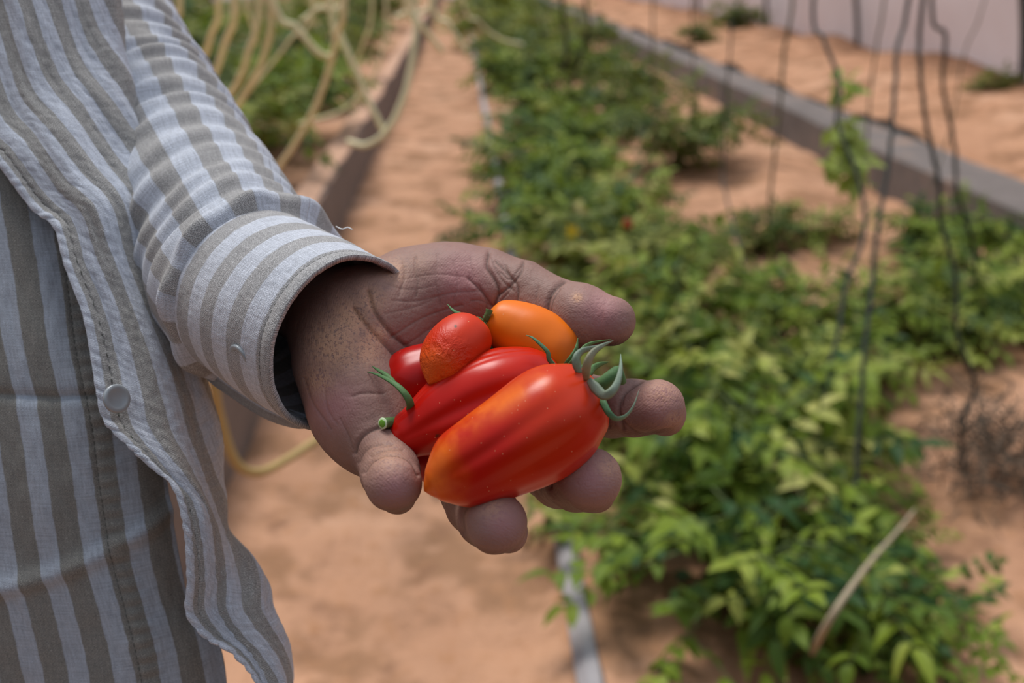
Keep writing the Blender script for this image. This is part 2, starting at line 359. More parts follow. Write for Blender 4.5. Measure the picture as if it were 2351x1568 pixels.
PL = [
 ('g0', .58, 1.75, .80, 'dense green tomato plant at the bottom edge, beside the grey edging board'),
 ('g1', .86, 1.68, .48, 'low tomato plant at the bottom edge left of the bare sand'),
 ('g2', .72, 2.20, .95, 'tomato plant under the pale leaning dry stalk'),
 ('s0', .34, 2.12, .95, 'small leafy shoot hanging over the grey edging board below the ring finger'),
 ('g1', .60, 2.65, .80, 'tomato plant just right of the middle fingertip'),
 ('g0', 1.02, 2.75, .75, 'tomato plant beside the dark cord left of the dry clump'),
 ('y0', 1.08, 2.42, .5, 'yellow-green tomato plant next to the bare sand at right'),
 ('g2', .72, 3.25, .95, 'tomato plant seen just right of the index fingertip'),
 ('g1', 1.25, 3.2, .75, 'tomato plant between the two dark cords in the middle of the bed'),
 ('g0', 1.70, 3.3, .75, 'tomato plant at the right edge beside the longest wavy cord'),
 ('y0', 1.58, 3.62, .85, 'pale green tomato plant behind the wavy cord at right'),
 ('g1', 2.05, 3.70, .70, 'tomato plant at the right edge near the concrete kerb'),
 ('g0', .62, 3.95, .95, 'tomato plant behind the thumb tip'),
 ('o0', 1.0, 4.2, .62, 'olive tomato plant behind the small sand gap in the bed'),
 ('y0', 1.75, 4.7, .8, 'thin yellowish tomato plant in front of the right kerb'),
 ('o0', 1.45, 4.65, .5, 'brownish tomato plant between sand gaps mid-bed'),
 ('g1', .48, 4.65, .95, 'wide tomato plant spilling to the path behind the wrist'),
 ('g2', .85, 5.0, .75, 'tomato plant behind the one with the yellow flower'),
 ('g0', .45, 5.6, 1.0, 'leafy tomato plant at the path edge, mid distance'),
 ('g2', .72, 6.1, .8, 'tomato plant in the row left of the sand gap'),
 ('g1', .62, 7.1, 1.0, 'tomato plant right of the sandy slab by the path'),
 ('o1', 1.48, 6.7, 1.12, 'large olive bush standing alone near the right kerb'),
 ('o1', 1.35, 8.6, .9, 'olive bush behind the large solitary bush'),
 ('g0', .75, 8.6, 1.0, 'far tomato plant beside the olive bushes'),
 ('o0', .95, 11.2, 1.25, 'far olive plant in the right row'),
 ('g2', .55, 10.6, 1.2, 'far tomato plant on the path side of the row'),
 ('o1', .55, 13.2, 1.1, 'distant bush by the path near the top of the picture'),
 ('o0', 1.0, 14.0, 1.5, 'distant olive bush near the top middle'),
 ('g0', .55, 17.0, 1.7, 'very distant dark green bush by the path'),
 ('o1', 1.05, 18.5, 1.4, 'very distant olive bush right of the dark one'),
 ('g2', .6, 22.0, 2.2, 'farthest bush in the path side row'),
 ('o1', 1.3, 24.0, 1.6, 'farthest olive bush before the wall'),
 ('o0', 1.75, 10.3, 1.1, 'olive plant close to the right kerb, behind the solitary bush'),
 ('g1', 1.6, 12.6, 1.2, 'far green plant close to the right kerb'),
 ('o1', 1.9, 15.5, 1.3, 'far olive bush touching the right kerb'),
 ('g0', 1.55, 19.5, 1.6, 'distant dark bush beside the right kerb'),
 ('g0', 2.25, 4.35, .75, 'tomato plant at the right edge, hard against the kerb'),
 ('g2', 2.15, 3.3, .7, 'tomato plant cut by the right edge above the dry clump'),
 ('o0', 1.05, 3.55, .6, 'olive tomato plant in the middle of the bed beside the dark cord'),
 ('g1', .98, 8.0, .8, 'tomato plant left of the large solitary bush'),
 ('y0', 1.0, 2.05, .45, 'small yellowish plant just behind the pale dry stalk'),
]
rr = random.Random(11)
for (k, a, b, s, lab) in PL: plant(k, a, b, s, rr.uniform(0, 6.28), lab, GB)
GL = 'plants in the raised left bed'
PLL = [('g0', -1.28, 5.2, 1.25, 'green plant in the left bed nearest the sleeve'),
 ('g1', -1.25, 6.4, 1.35, 'bright green plant in the left bed behind the hanging tubes'),
 ('o1', -1.75, 6.4, 1.2, 'olive plant in the left bed close beside the sleeve'),
 ('g2', -1.2, 8.0, 1.2, 'green plant in the left bed beside the kerb'),
 ('o1', -1.9, 8.3, 1.1, 'yellow-green bush in the left bed behind the tubes'),
 ('o0', -1.3, 9.8, 1.4, 'olive plant in the left bed near the kerb, farther back'),
 ('g0', -2.6, 9.6, 1.8, 'dark green bush at the top left next to the shoulder'),
 ('o1', -2.1, 11.5, 1.2, 'far yellow-green bush in the left bed'),
 ('o1', -1.35, 13, 1.2, 'distant olive bush at the kerb in the left bed'),
 ('o0', -3.9, 13.5, 2.2, 'dark bush at the top left corner of the bed'),
 ('g1', -2.6, 15.5, 1.8, 'far green bush at the back of the left bed'),
 ('o1', -1.5, 18, 1.6, 'farthest olive bush at the kerb in the left bed')]
for (k, a, b, s, lab) in PLL: plant(k, a, b, s, rr.uniform(0, 6.28), lab, GL, .3)
for (a, b, s, lab) in [(3.15, 13.5, .7, 'low weed on the bank beyond the right kerb, far one'), (4.3, 16, 1.1, 'low weed at the foot of the plastic wall, middle'),
                       (5.6, 12.5, .9, 'dry weed at the foot of the plastic wall near the hoop'), (4.4, 8.2, .5, 'small weed on the bank at the right edge')]:
    plant('o0', a, b, s, rr.uniform(0, 6), lab, 'weeds on the sand bank', .33)

# dry clump, flower, ripe tomato in the bed
rng = random.Random(5); m = MB()
DC = G(2300, 1090, .05)
for i in range(420):
    c = DC + Vector((rng.gauss(0, .10), rng.gauss(0, .13), rng.uniform(-.02, .16))); d = rv(rng) * .09
    m.tube([c, c + d * .5 + rv(rng) * .015, c + d], [.003, .0025, .001], 4, False)
tag(m.build('dry_plant_clump', M_DRY), 'heap of dark dry stalks on the sand at the right edge', 'dry plant', kind='stuff')
m = MB(); pts = crom([G(1850, 1530, .02), W(1900, 1430, 1.62), W(1990, 1300, 1.75), W(2060, 1220, 1.9), W(2100, 1170, 2.0)], 16)
m.tube([Vector(q) for q in pts], [.007 - .0003 * i for i in range(16)], 6)
tag(m.build('dry_stalk', plain('pale_dry_stalk', (.36, .29, .19), .9, .2, 100)), 'pale dry stalk leaning across the plants at lower right', 'stalk')
M_YEL = plain('yellow_petals', (.75, .55, .02), .6); M_REDT = plain('ripe_fruit', (.42, .03, .01), .3)
fl = empty('tomato_flower', W(1313, 530, 3.75)); m = MB(); rg = random.Random(2)
for k in range(6):
    q = k * math.pi / 3; leaflet(m, Vector((0, 0, 0)), Vector((math.cos(q), -.4, math.sin(q))), Vector((0, -1, .2)), .03, .016, 0, rg)
m.build('petal_ring', M_YEL, fl); m = MB(); m.tube([Vector((0, 0, 0)), Vector((0, .03, -.03)), Vector((0, .04, -.12))], .002, 5); m.build('flower_stem', M_STEM, fl)
rt = empty('ripe_tomato', W(1441, 500, 3.9)); m = MB(); zz = [i / 10 for i in range(11)]
m.tube([Vector((.004 * z, 0, -.05 * z)) for z in zz], [.0005 + .019 * math.sin(math.pi * z) ** .6 for z in zz], 16)
m.build('fruit', M_REDT, rt); m = MB()
for k in range(5): leaflet(m, Vector((0, 0, .001)), Vector((math.cos(k * 1.257), math.sin(k * 1.257), .1)), Vector((0, 0, 1)), .02, .006, 0, rg)
m.build('calyx', M_STEM, rt); m = MB(); m.tube([Vector((0, 0, 0)), Vector((.005, .02, .03)), Vector((.02, .05, -.05))], .002, 6); m.build('stem', M_STEM, rt)
tag(rt, 'small ripe red tomato among the leaves above the thumb tip', 'tomato')
tag(fl, 'single yellow flower standing among the leaves above the thumb', 'flower')

# ------------------------------------------------------------------ cords hanging over the bed
def cord(pl, d0, d1, r, lab, mat=None, name='support_cord', grp='dark cords hanging over the tomato bed', cat='cord'):
    n = len(pl); pts3 = []
    for i, (u, v) in enumerate(pl):
        pts3.append(W(u, v, d0 + (d1 - d0) * i / (n - 1)))
    top = pts3[0] + (pts3[0] - pts3[1]).normalized() * .1 + Vector((0, 0, .6)); pts3 = [top] + pts3
    r *= 1.25 if mat is None else 1; c = crom(pts3, 14 * n); m = MB()
    pts = [Vector(q) + Vector((noise.noise(Vector((i * .35, r * 900, 0))), 0, 0)) * (.0012 if name == 'plastic_tube' else .004) for i, q in enumerate(c)]
    m.tube(pts, r, 8); return tag(m.build(name, mat or M_CORD), lab, cat, grp)
cord([(2085, 0), (2062, 100), (2055, 200), (2046, 320), (2030, 440), (2010, 560), (2000, 680), (1985, 800), (1970, 1000), (1955, 1200), (1915, 1330)], 2.5, 2.15, .0042, 'dark cord running from the top down to the foot of the pale dry stalk')
cord([(2120, 0), (2112, 150), (2130, 300), (2155, 420), (2162, 520), (2195, 640), (2195, 760), (2228, 850), (2238, 895), (2206, 980), (2212, 1090)], 2.6, 2.75, .0048, 'thick wavy dark cord at right ending above the dry clump')
cord([(2140, 0), (2170, 80), (2165, 200), (2190, 330), (2200, 450), (2232, 550), (2240, 620), (2226, 720)], 3.0, 3.6, .005, 'thinner wavy cord just right of the thick wavy one')
cord([(1868, 0), (1890, 90), (1925, 180), (1922, 280), (1960, 380), (1985, 480), (1978, 560), (1945, 640), (1925, 760), (1890, 900), (1862, 1040)], 2.9, 2.5, .0046, 'dark cord with a leafy green shoot climbing it')
cord([(1820, 0), (1800, 120), (1792, 240), (1776, 380), (1760, 520)], 4.0, 4.6, .007, 'greyish green cord left of the leafy shoot', M_CORD2)
cord([(2030, 0), (2005, 160), (1992, 300), (1985, 440)], 4.2, 4.8, .005, 'faint thin cord behind the leafy shoot', M_CORD2)
cord([(2260, 0), (2215, 120), (2180, 300), (2110, 520)], 4.5, 4.9, .0035, 'faint slanting cord at the upper right', M_CORD2)
cord([(1500, 0), (1500, 150), (1505, 300), (1498, 400)], 5.5, 6.5, .006, 'blurred cord in front of the far kerb, above the hand', M_CORD2)
cord([(1590, 0), (1590, 110), (1600, 240)], 6.0, 7.0, .006, 'short blurred cord left of the greyish green one', M_CORD2)
cord([(1345, 0), (1350, 70), (1310, 200)], 8.5, 9.5, .011, 'dark blurred cord among the far bushes')
cord([(1290, 0), (1300, 90), (1296, 180)], 8.5, 9.5, .013, 'dark blurred cord at the left of the far bushes')
cord([(1660, 380), (1668, 450), (1690, 540), (1715, 640), (1700, 720), (1690, 850)], 4.6, 3.6, .004, 'dark stem-like cord rising from the middle of the bed')
# the shoot on the cord
sh = empty('climbing_shoot', W(1925, 200, 2.85)); m = MB(); rg = random.Random(8)
def loc(p): return p - sh.location
for (u, v, n, sp) in ((1935, 205, 7, .02), (1940, 320, 7, .018), (1950, 345, 7, .02), (1965, 395, 10, .03), (1925, 372, 6, .02), (1930, 300, 4, .02)):
    for k in range(2 * n):
        leaflet(m, loc(W(u, v, 2.85)) + rv(rg) * sp * 1.3, rv(rg) + Vector((0, -.3, 0)), Vector((0, -.6, .8)), .055, .032, .8 + .2 * rg.random(), rg)
m.build('foliage', M_SHOOT, sh, True, True); m = MB()
m.tube([loc(W(u, v, 2.86)) for (u, v) in ((1930, 190), (1932, 260), (1945, 330), (1965, 400), (1985, 480))], .003, 6); m.build('stem', M_STEM, sh)
tag(sh, 'bright green leafy shoot climbing a dark cord at upper right', 'shoot')
# pale tubes over the left bed
GT = 'pale tubes hanging over the left bed'
TB = [([(790, -40), (775, 77), (752, 172), (717, 260), (675, 333), (633, 392)], 2.6, 3.2, 'long pale tube ending lowest beside the sleeve'),
 ([(760, 20), (783, 84), (817, 165), (844, 230), (882, 302)], 2.8, 2.9, 'straight pale tube meeting the looped one over the kerb'),
 ([(950, -30), (955, 40), (947, 134), (924, 230), (886, 302), (840, 333), (798, 325)], 2.8, 2.9, 'pale tube hanging in a round loop over the path kerb'),
 ([(930, -20), (962, 50), (1016, 119)], 3.0, 3.1, 'short pale tube ending over the path'),
 ([(985, -25), (1031, 57), (1070, 119)], 3.0, 3.1, 'short pale tube ending over the path, rightmost of the pair'),
 ([(1060, -15), (1100, 50), (1146, 88), (1200, 102)], 3.6, 3.8, 'thin pale tube arching towards the bushes at the top'),
 ([(620, -30), (683, 65), (733, 122), (760, 130)], 2.7, 2.8, 'pale tube slanting right to the knot of tubes'),
 ([(622, -30), (610, 115), (572, 199), (530, 262)], 2.7, 3.0, 'pale tube of the left bundle, rightmost one'),
 ([(595, -30), (570, 120), (545, 190), (508, 240)], 2.7, 3.0, 'pale tube of the left bundle, second from the right'),
 ([(540, -30), (518, 96), (480, 205)], 2.7, 3.0, 'pale tube of the left bundle touching the sleeve'),
 ([(502, -30), (485, 80), (462, 150)], 2.9, 3.2, 'pale tube of the left bundle, leftmost one'),
 ([(720, 0), (668, 88), (618, 153), (545, 240)], 3.2, 3.4, 'thin pale tube crossing behind the left bundle'),
 ([(855, -20), (836, 96), (809, 153)], 3.3, 3.5, 'short faint tube above the kerb'),
 ([(884, -20), (886, 77), (859, 172), (790, 250), (687, 285)], 3.3, 3.5, 'thin pale tube curving left over the kerb'),
 ([(412, -20), (392, 30), (366, 80)], 2.8, 3.0, 'pale tube right beside the shoulder'),
 ([(800, -30), (730, 20), (690, 50)], 3.4, 3.4, 'short pale tube at the top of the tangle'),
 ([(1005, -30), (930, 30), (905, 40)], 3.4, 3.4, 'short pale tube at the top above the kerb'),
 ([(560, -30), (575, 40), (590, 100)], 3.2, 3.3, 'faint tube crossing the left bundle')]
for (pl, d0, d1, lab) in TB:
    thin = 'thin' in lab or 'faint' in lab
    cord(pl, d0, d1, .005 if thin else .0085, lab, M_TUBE, 'plastic_tube', GT, 'tube')
m = MB(); pts = crom([W(330, -500, 1.3), W(380, 200, 1.33)] + [W(u, v, d) for (u, v, d) in ((440, 700, 1.35), (485, 860, 1.35), (505, 960, 1.4), (540, 1060, 1.45), (590, 1085, 1.5), (650, 1060, 1.6), (735, 1005, 1.7), (800, 960, 1.8))] + [G(900, 960, .2), G(960, 1060, .015), G(1000, 1120, .015)], 80)
m.tube([Vector(q) for q in pts], .0075, 8)
tag(m.build('plastic_tube', M_TUBEY), 'yellowish tube sagging behind the shirt below the cuff', 'tube')

# ------------------------------------------------------------------ person: the hand as one surface
def C3(u, v, d): return np.array([(u - 1175.5) / F * d, (784 - v) / F * d, d], np.float32)
J = dict(
 thA=(850, 738, 388, 19), thB=(950, 690, 398, 19.8), thC=(1035, 670, 398, 16.2), thD=(1120, 666, 392, 14.6), thE=(1195, 676, 385, 12.9),
 thF=(1275, 712, 377, 11.9), thG=(1338, 728, 369, 12.0), thH=(1402, 737, 364, 9.2),
 wr=(818, 775, 388, 20), wr2=(728, 688, 409, 18.5), fa=(535, 585, 432, 21), fb=(425, 440, 462, 25),
 hy1=(790, 838, 374, 16.6), hy2=(832, 940, 368, 16), hy3=(868, 995, 362, 13.2),
 mi=(1170, 860, 408, 12), mm=(1090, 930, 412, 12.5), mr=(1000, 985, 398, 13), ml=(872, 1000, 368, 12.5),
 i1=(1300, 915, 398, 11.6), i2=(1405, 937, 380, 11.2), i3=(1455, 937, 370, 10.6), i4=(1509, 934, 362, 9.9), i5=(1525, 950, 366, 8.2),
 m1=(1210, 1040, 402, 11.5), m2=(1285, 1098, 370, 11), m3=(1322, 1103, 345, 10.6), m4=(1352, 1100, 332, 10.9), m5=(1366, 1128, 336, 7.2),
 r1=(1050, 1080, 388, 11.2), r2=(1095, 1155, 356, 11.2), r3=(1122, 1187, 336, 10.4), r4=(1138, 1200, 323, 10.1), r5=(1166, 1224, 327, 6.6),
 l1=(882, 1040, 352, 10.6), l2=(896, 1085, 340, 9.9), l3=(904, 1110, 328, 9.4), l4=(913, 1138, 332, 6.3))
def rc(P, a, b):
    """round cone distance between joints a and b"""
    (ua, va, da, ra), (ub, vb, db, rb) = J[a], J[b]
    A, B = C3(ua, va, da), C3(ub, vb, db); BA = B - A; L2 = float(BA @ BA) + 1e-9; PA = P - A
    t = np.clip((PA @ BA) / L2, 0, 1); q = PA - t[..., None] * BA
    tt = t
    return np.sqrt((q * q).sum(-1)) - (ra + (rb - ra) * tt)
def smin(a, b, k):
    h = np.maximum(k - np.abs(a - b), 0) / k
    return np.minimum(a, b) - h * h * k * .25
def sdf(P):
    pal = rc(P, 'wr', 'mi')
    for a, b, k in (('wr', 'mm', 10), ('wr', 'mr', 10), ('hy1', 'hy2', 9), ('hy2', 'hy3', 8), ('hy1', 'wr', 9), ('hy3', 'ml', 6), ('mr', 'ml', 12), ('mi', 'mm', 10), ('mm', 'mr', 10),
                    ('hy2', 'mr', 12), ('wr', 'wr2', 9), ('wr2', 'fa', 8), ('fa', 'fb', 8), ('thA', 'thB', 9), ('wr', 'thA', 8), ('thB', 'thC', 7), ('thC', 'thD', 5), ('thC', 'mi', 12)):
        pal = smin(pal, rc(P, a, b), k)
    out = pal
    for ch, kk in ((('thC', 'thD', 'thE', 'thF', 'thG', 'thH'), 6), (('mi', 'i1', 'i2', 'i3', 'i4'), 4), (('mm', 'm1', 'm2', 'm3', 'm4'), 4), (('mr', 'r1', 'r2', 'r3', 'r4'), 4), (('ml', 'l1', 'l2', 'l3'), 4)):
        d = None
        for a, b in zip(ch, ch[1:]):
            q = rc(P, a, b); d = q if d is None else smin(d, q, 1.6)
        out = np.minimum(out, smin(pal, d, kk))
    for k in ('i5', 'm5', 'r5', 'l4'): out = smin(out, rc(P, k, k), .8)
    return out
def surface_nets(fn, lo, hi, h):
    n = np.ceil((hi - lo) / h).astype(int) + 1
    ax = [lo[i] + h * np.arange(n[i], dtype=np.float32) for i in range(3)]
    V = np.empty(n, np.float32)
    for i in range(0, n[0], 16):
        g = np.stack(np.meshgrid(ax[0][i:i + 16], ax[1], ax[2], indexing='ij'), -1).astype(np.float32); V[i:i + 16] = fn(g)
    S = V < 0; c = tuple(x - 1 for x in n)
    cnt = np.zeros(c, np.int8); pos = np.zeros(c + (3,), np.float32); ne = np.zeros(c, np.float32)
    corners = [(i, j, k) for i in (0, 1) for j in (0, 1) for k in (0, 1)]
    def sl(o): return tuple(slice(o[q], o[q] + c[q]) for q in range(3))
    for o in corners: cnt += S[sl(o)]
    act = (cnt > 0) & (cnt < 8); ids = np.argwhere(act)
    acc = np.zeros((len(ids), 3)); num = np.zeros(len(ids))
    for a in corners:
        for q in range(3):
            if a[q]: continue
            b = list(a); b[q] = 1
            va = V[tuple((ids + a).T)]; vb = V[tuple((ids + b).T)]; cr = (va < 0) != (vb < 0)
            t = np.where(cr, va / np.where(cr, va - vb, 1), 0); p = np.array(a, float)[None] + 0 * acc; p[:, q] += t
            acc += p * cr[:, None]; num += cr
    verts = lo + h * (ids + acc / num[:, None])
    idx = -np.ones(c, int); idx[act] = np.arange(len(ids)); faces = []
    for q in range(3):
        u_, v_ = (q + 1) % 3, (q + 2) % 3
        sa = [slice(None)] * 3; sb = [slice(None)] * 3; sa[q] = slice(0, -1); sb[q] = slice(1, None)
        ed = S[tuple(sa)] != S[tuple(sb)]; e_ = np.argwhere(ed)
        ok = (e_[:, u_] > 0) & (e_[:, v_] > 0) & (e_[:, u_] < n[u_] - 1) & (e_[:, v_] < n[v_] - 1); e_ = e_[ok]
        def g(du, dv):
            k = e_.copy(); k[:, u_] -= du; k[:, v_] -= dv; return idx[tuple(k.T)]
        qd = np.stack([g(1, 1), g(0, 1), g(0, 0), g(1, 0)], 1)
        fl = ~S[tuple(e_.T)]; qd[fl] = qd[fl][:, ::-1]; faces.append(qd)
    return verts, np.vstack(faces)
lo = np.array([-150, -78, 300], np.float32); hi = np.array([75, 82, 500], np.float32)
HV, HF = surface_nets(sdf, lo, hi, .85)
# refine once: quads -> 4 quads, snapped back on to the surface
def subdiv(V, Fq):
    E = np.vstack([Fq[:, [0, 1]], Fq[:, [1, 2]], Fq[:, [2, 3]], Fq[:, [3, 0]]]); Es = np.sort(E, 1)
    key = Es[:, 0].astype(np.int64) * len(V) + Es[:, 1]; uq, inv = np.unique(key, return_inverse=True)
    a, b = uq // len(V), uq % len(V); n = len(Fq); me_ = len(V) + inv.reshape(4, n).T; fc = len(V) + len(uq) + np.arange(n)
    V2 = np.vstack([V, (V[a] + V[b]) / 2, V[Fq].mean(1)])
    F2 = np.vstack([np.stack([Fq[:, i], me_[:, i], fc, me_[:, (i + 3) % 4]], 1) for i in range(4)])
    return V2, F2
keep = HV[:, 2] < 430
HV, HF = subdiv(HV, HF)
def grad(V, h=.5):
    V = V.astype(np.float32); g = np.zeros_like(V)
    for q in range(3):
        o = np.zeros(3, np.float32); o[q] = h; g[:, q] = sdf(V + o) - sdf(V - o)
    return g / np.maximum(np.linalg.norm(g, axis=1, keepdims=True), 1e-6)
HN = grad(HV)
for _ in range(2): HV = HV - HN * sdf(HV.astype(np.float32))[:, None]
HN = grad(HV, 1.2)
# creases of the palm side, located by where they run on the skin
PU = HV[:, 0] / HV[:, 2] * F + 1175.5; PVv = 784 - HV[:, 1] / HV[:, 2] * F
facing = -(HN * HV / np.linalg.norm(HV, axis=1, keepdims=True)).sum(1)
def pdist(pl):
    best = np.full(len(PU), 1e9); pl = crom(pl, 6 * len(pl))
    for (a, b) in zip(pl, pl[1:]):
        d = b - a; L = float(d @ d) + 1e-9; t = np.clip(((PU - a[0]) * d[0] + (PVv - a[1]) * d[1]) / L, 0, 1)
        best = np.minimum(best, (PU - a[0] - t * d[0]) ** 2 + (PVv - a[1] - t * d[1]) ** 2)
    return np.sqrt(best)
CR = [  # polyline, half width px, depth mm, pigment
 ([(812, 709), (831, 734), (863, 770), (889, 795), (915, 822)], 5, .9, .8), ([(845, 668), (857, 709), (876, 738), (905, 770), (945, 803)], 5, 1.0, .8),
 ([(953, 590), (954, 620), (959, 652), (956, 680)], 3.5, .3, .4), ([(926, 600), (930, 630), (915, 680)], 3, .25, .35), ([(1005, 585), (1000, 640), (1010, 700)], 3, .15, .25),
 ([(1123, 578), (1118, 610), (1134, 640), (1143, 669), (1135, 699), (1141, 722)], 5, 1.0, .9), ([(1203, 594), (1196, 626), (1173, 653), (1143, 678)], 4, .55, .8),
 ([(1140, 600), (1170, 633), (1189, 660), (1186, 700)], 4, .5, .8), ([(1150, 625), (1172, 640), (1200, 606)], 3, .3, .7), ([(1160, 610), (1175, 655), (1150, 690)], 3, .3, .7), ([(1128, 590), (1150, 640), (1180, 668)], 3, .3, .5),
 ([(1075, 640), (1107, 672), (1126, 700), (1138, 720)], 4, .5, .7), ([(1080, 690), (1105, 690), (1128, 705)], 3, .25, .5), ([(1100, 655), (1115, 690), (1118, 710)], 3, .25, .5),
 ([(1298, 643), (1278, 657), (1262, 679), (1255, 703), (1256, 735), (1262, 765)], 5, 1.1, .95), ([(1284, 662), (1268, 690), (1262, 720)], 3.5, .4, .6), ([(1236, 660), (1230, 690), (1232, 715)], 3, .2, .3),
 ([(900, 775), (960, 735), (1010, 715), (1060, 700)], 3, .3, .4), ([(925, 800), (980, 760), (1050, 720)], 3, .25, .4), ([(900, 690), (960, 690), (1040, 672), (1100, 668)], 3, .2, .35), ([(885, 720), (950, 705), (990, 690)], 3, .15, .3),
 ([(930, 640), (1000, 630), (1080, 636)], 2.5, .12, .25), ([(880, 650), (935, 665), (1000, 655)], 2.5, .12, .25), ([(1040, 600), (1050, 650), (1040, 690)], 2.5, .12, .25), ([(1080, 590), (1085, 640)], 2.5, .12, .25),
 ([(809, 910), (831, 903), (880, 903)], 4, .35, .45), ([(812, 1040), (818, 1020), (834, 1000), (861, 984), (905, 978)], 5, .9, .8), ([(822, 1062), (832, 1040), (860, 1022), (900, 1020)], 4, .45, .4),
 ([(836, 1085), (850, 1061), (880, 1043), (915, 1044), (945, 1060), (962, 1090)], 4, .8, .8), ([(850, 1046), (885, 1030), (925, 1032)], 3.5, .35, .4),
 ([(700, 870), (722, 930), (760, 985)], 4, .3, .4), ([(780, 960), (800, 1000), (808, 1030)], 3.5, .25, .35), ([(745, 890), (752, 940), (775, 975)], 3, .2, .3),
 ([(1472, 872), (1442, 892), (1426, 915), (1421, 945), (1430, 985)], 5, .8, .7), ([(1452, 880), (1432, 905), (1428, 930)], 3.5, .3, .5), ([(1400, 872), (1392, 920), (1398, 980)], 4, .4, .5),
 ([(1420, 960), (1470, 995), (1540, 985)], 5, .35, .5), ([(1262, 1120), (1266, 1080), (1290, 1045)], 5, .7, .7), ([(1064, 1222), (1062, 1180), (1085, 1145)], 5, .6, .7), ([(1240, 1130), (1250, 1090)], 4, .4, .5)]
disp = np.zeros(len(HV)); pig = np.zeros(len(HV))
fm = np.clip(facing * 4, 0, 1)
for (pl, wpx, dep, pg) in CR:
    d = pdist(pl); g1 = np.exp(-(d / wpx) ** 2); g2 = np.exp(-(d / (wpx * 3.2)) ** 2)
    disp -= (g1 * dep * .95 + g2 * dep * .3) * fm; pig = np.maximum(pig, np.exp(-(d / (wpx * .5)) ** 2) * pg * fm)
# fingernails' edges and joint folds on the back come from a slow noise
def nz(V, s, seed=0.0): return np.array([noise.noise(Vector((float(x) * s + seed, float(y) * s, float(z) * s))) for x, y, z in V])
sub = HV[:, 2] < 470
nn = np.zeros(len(HV)); nn[sub] = nz(HV[sub], .09) * .45 + nz(HV[sub], .22, 7) * .16
HV2 = HV + HN * (disp + nn * .9)[:, None]
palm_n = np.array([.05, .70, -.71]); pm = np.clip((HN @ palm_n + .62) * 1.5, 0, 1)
dust = np.zeros(len(HV))
for (u, v, r, s) in ((805, 735, 45, 1), (770, 790, 60, 1), (840, 800, 40, .8), (735, 870, 40, .7), (850, 690, 35, .7), (905, 620, 30, .55), (860, 770, 30, .9), (1325, 683, 11, 1.1), (1520, 905, 40, .5), (1300, 1065, 28, .7), (1395, 1075, 25, .5), (1130, 1165, 30, .5), (890, 1050, 40, .4), (1545, 960, 20, .5), (1330, 765, 30, .25), (960, 600, 30, .2)):
    dust = np.maximum(dust, s * np.exp(-((PU - u) ** 2 + (PVv - v) ** 2) / r ** 2) * fm)
pink = np.zeros(len(HV))
for (u, v, r) in ((905, 1120, 42), (1150, 1200, 45), (1360, 1100, 50), (1520, 930, 45), (1380, 720, 55), (1060, 640, 60), (760, 930, 60)):
    pink = np.maximum(pink, np.exp(-((PU - u) ** 2 + (PVv - v) ** 2) / r ** 2) * fm)

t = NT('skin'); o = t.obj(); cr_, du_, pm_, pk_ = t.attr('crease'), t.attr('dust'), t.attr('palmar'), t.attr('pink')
n1 = t.noise(o, 60, 5, .6); n2 = t.noise(o, 420, 4, .6); n3 = t.noise(o, 900, 3, .7)
c = t.mix(n1, (.185, .10, .078), (.33, .195, .155)); c = t.mix(t.math('MULTIPLY', pk_, .7), c, (.42, .19, .19))
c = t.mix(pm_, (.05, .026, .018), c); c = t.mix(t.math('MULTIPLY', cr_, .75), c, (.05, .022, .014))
c = t.mix(t.math('MULTIPLY', t.sstep(n2, .58, .85), .4), c, (.16, .085, .065))
dn = t.math('MULTIPLY', du_, t.sstep(t.math('ADD', n3, t.math('MULTIPLY', n2, .4)), .52, .74)); c = t.mix(t.math('MINIMUM', dn, .8), c, (.58, .32, .19))
vo = t.n('ShaderNodeTexVoronoi', i_Vector=o, i_Scale=520.0, feature='DISTANCE_TO_EDGE')
wv = t.n('ShaderNodeTexWave', wave_type='RINGS', rings_direction='SPHERICAL', i_Scale=1.0, i_Distortion=2.2, i_Detail=2.0, i_Detail_Scale=.8)
cen = W(1305, 735, .357); mp = t.n('ShaderNodeMapping', i_Vector=o, i_Location=(-cen.x * 340, -cen.y * 340, -cen.z * 340), i_Scale=(340, 340, 340)); t.t.links.new(mp.outputs[0], wv.inputs['Vector'])
h = t.math('ADD', t.math('MULTIPLY', n2, .7), t.math('MULTIPLY', t.math('MINIMUM', vo.outputs[0], .2), .45))
h = t.math('ADD', h, t.math('MULTIPLY', wv.outputs[1], .05)); h = t.math('ADD', h, t.math('MULTIPLY', dn, .2))
M_SKIN = t.fin(c, .58, t.bump(h, .7, .0007), .25, Subsurface_Weight=.06, Subsurface_Scale=.004)
person = empty('person', R(-.42, .42, 0))
tag(person, 'person in a pale striped linen shirt holding out a cupped hand full of tomatoes', 'person')
HVw = cam2world(HV2)
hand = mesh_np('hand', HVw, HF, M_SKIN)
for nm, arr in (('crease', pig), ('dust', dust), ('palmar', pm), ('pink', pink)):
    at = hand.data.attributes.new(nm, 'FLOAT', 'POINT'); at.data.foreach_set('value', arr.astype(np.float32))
def adopt(o, parent):
    o.parent = parent; o.matrix_parent_inverse = parent.matrix_world.inverted(); return o
adopt(hand, person)

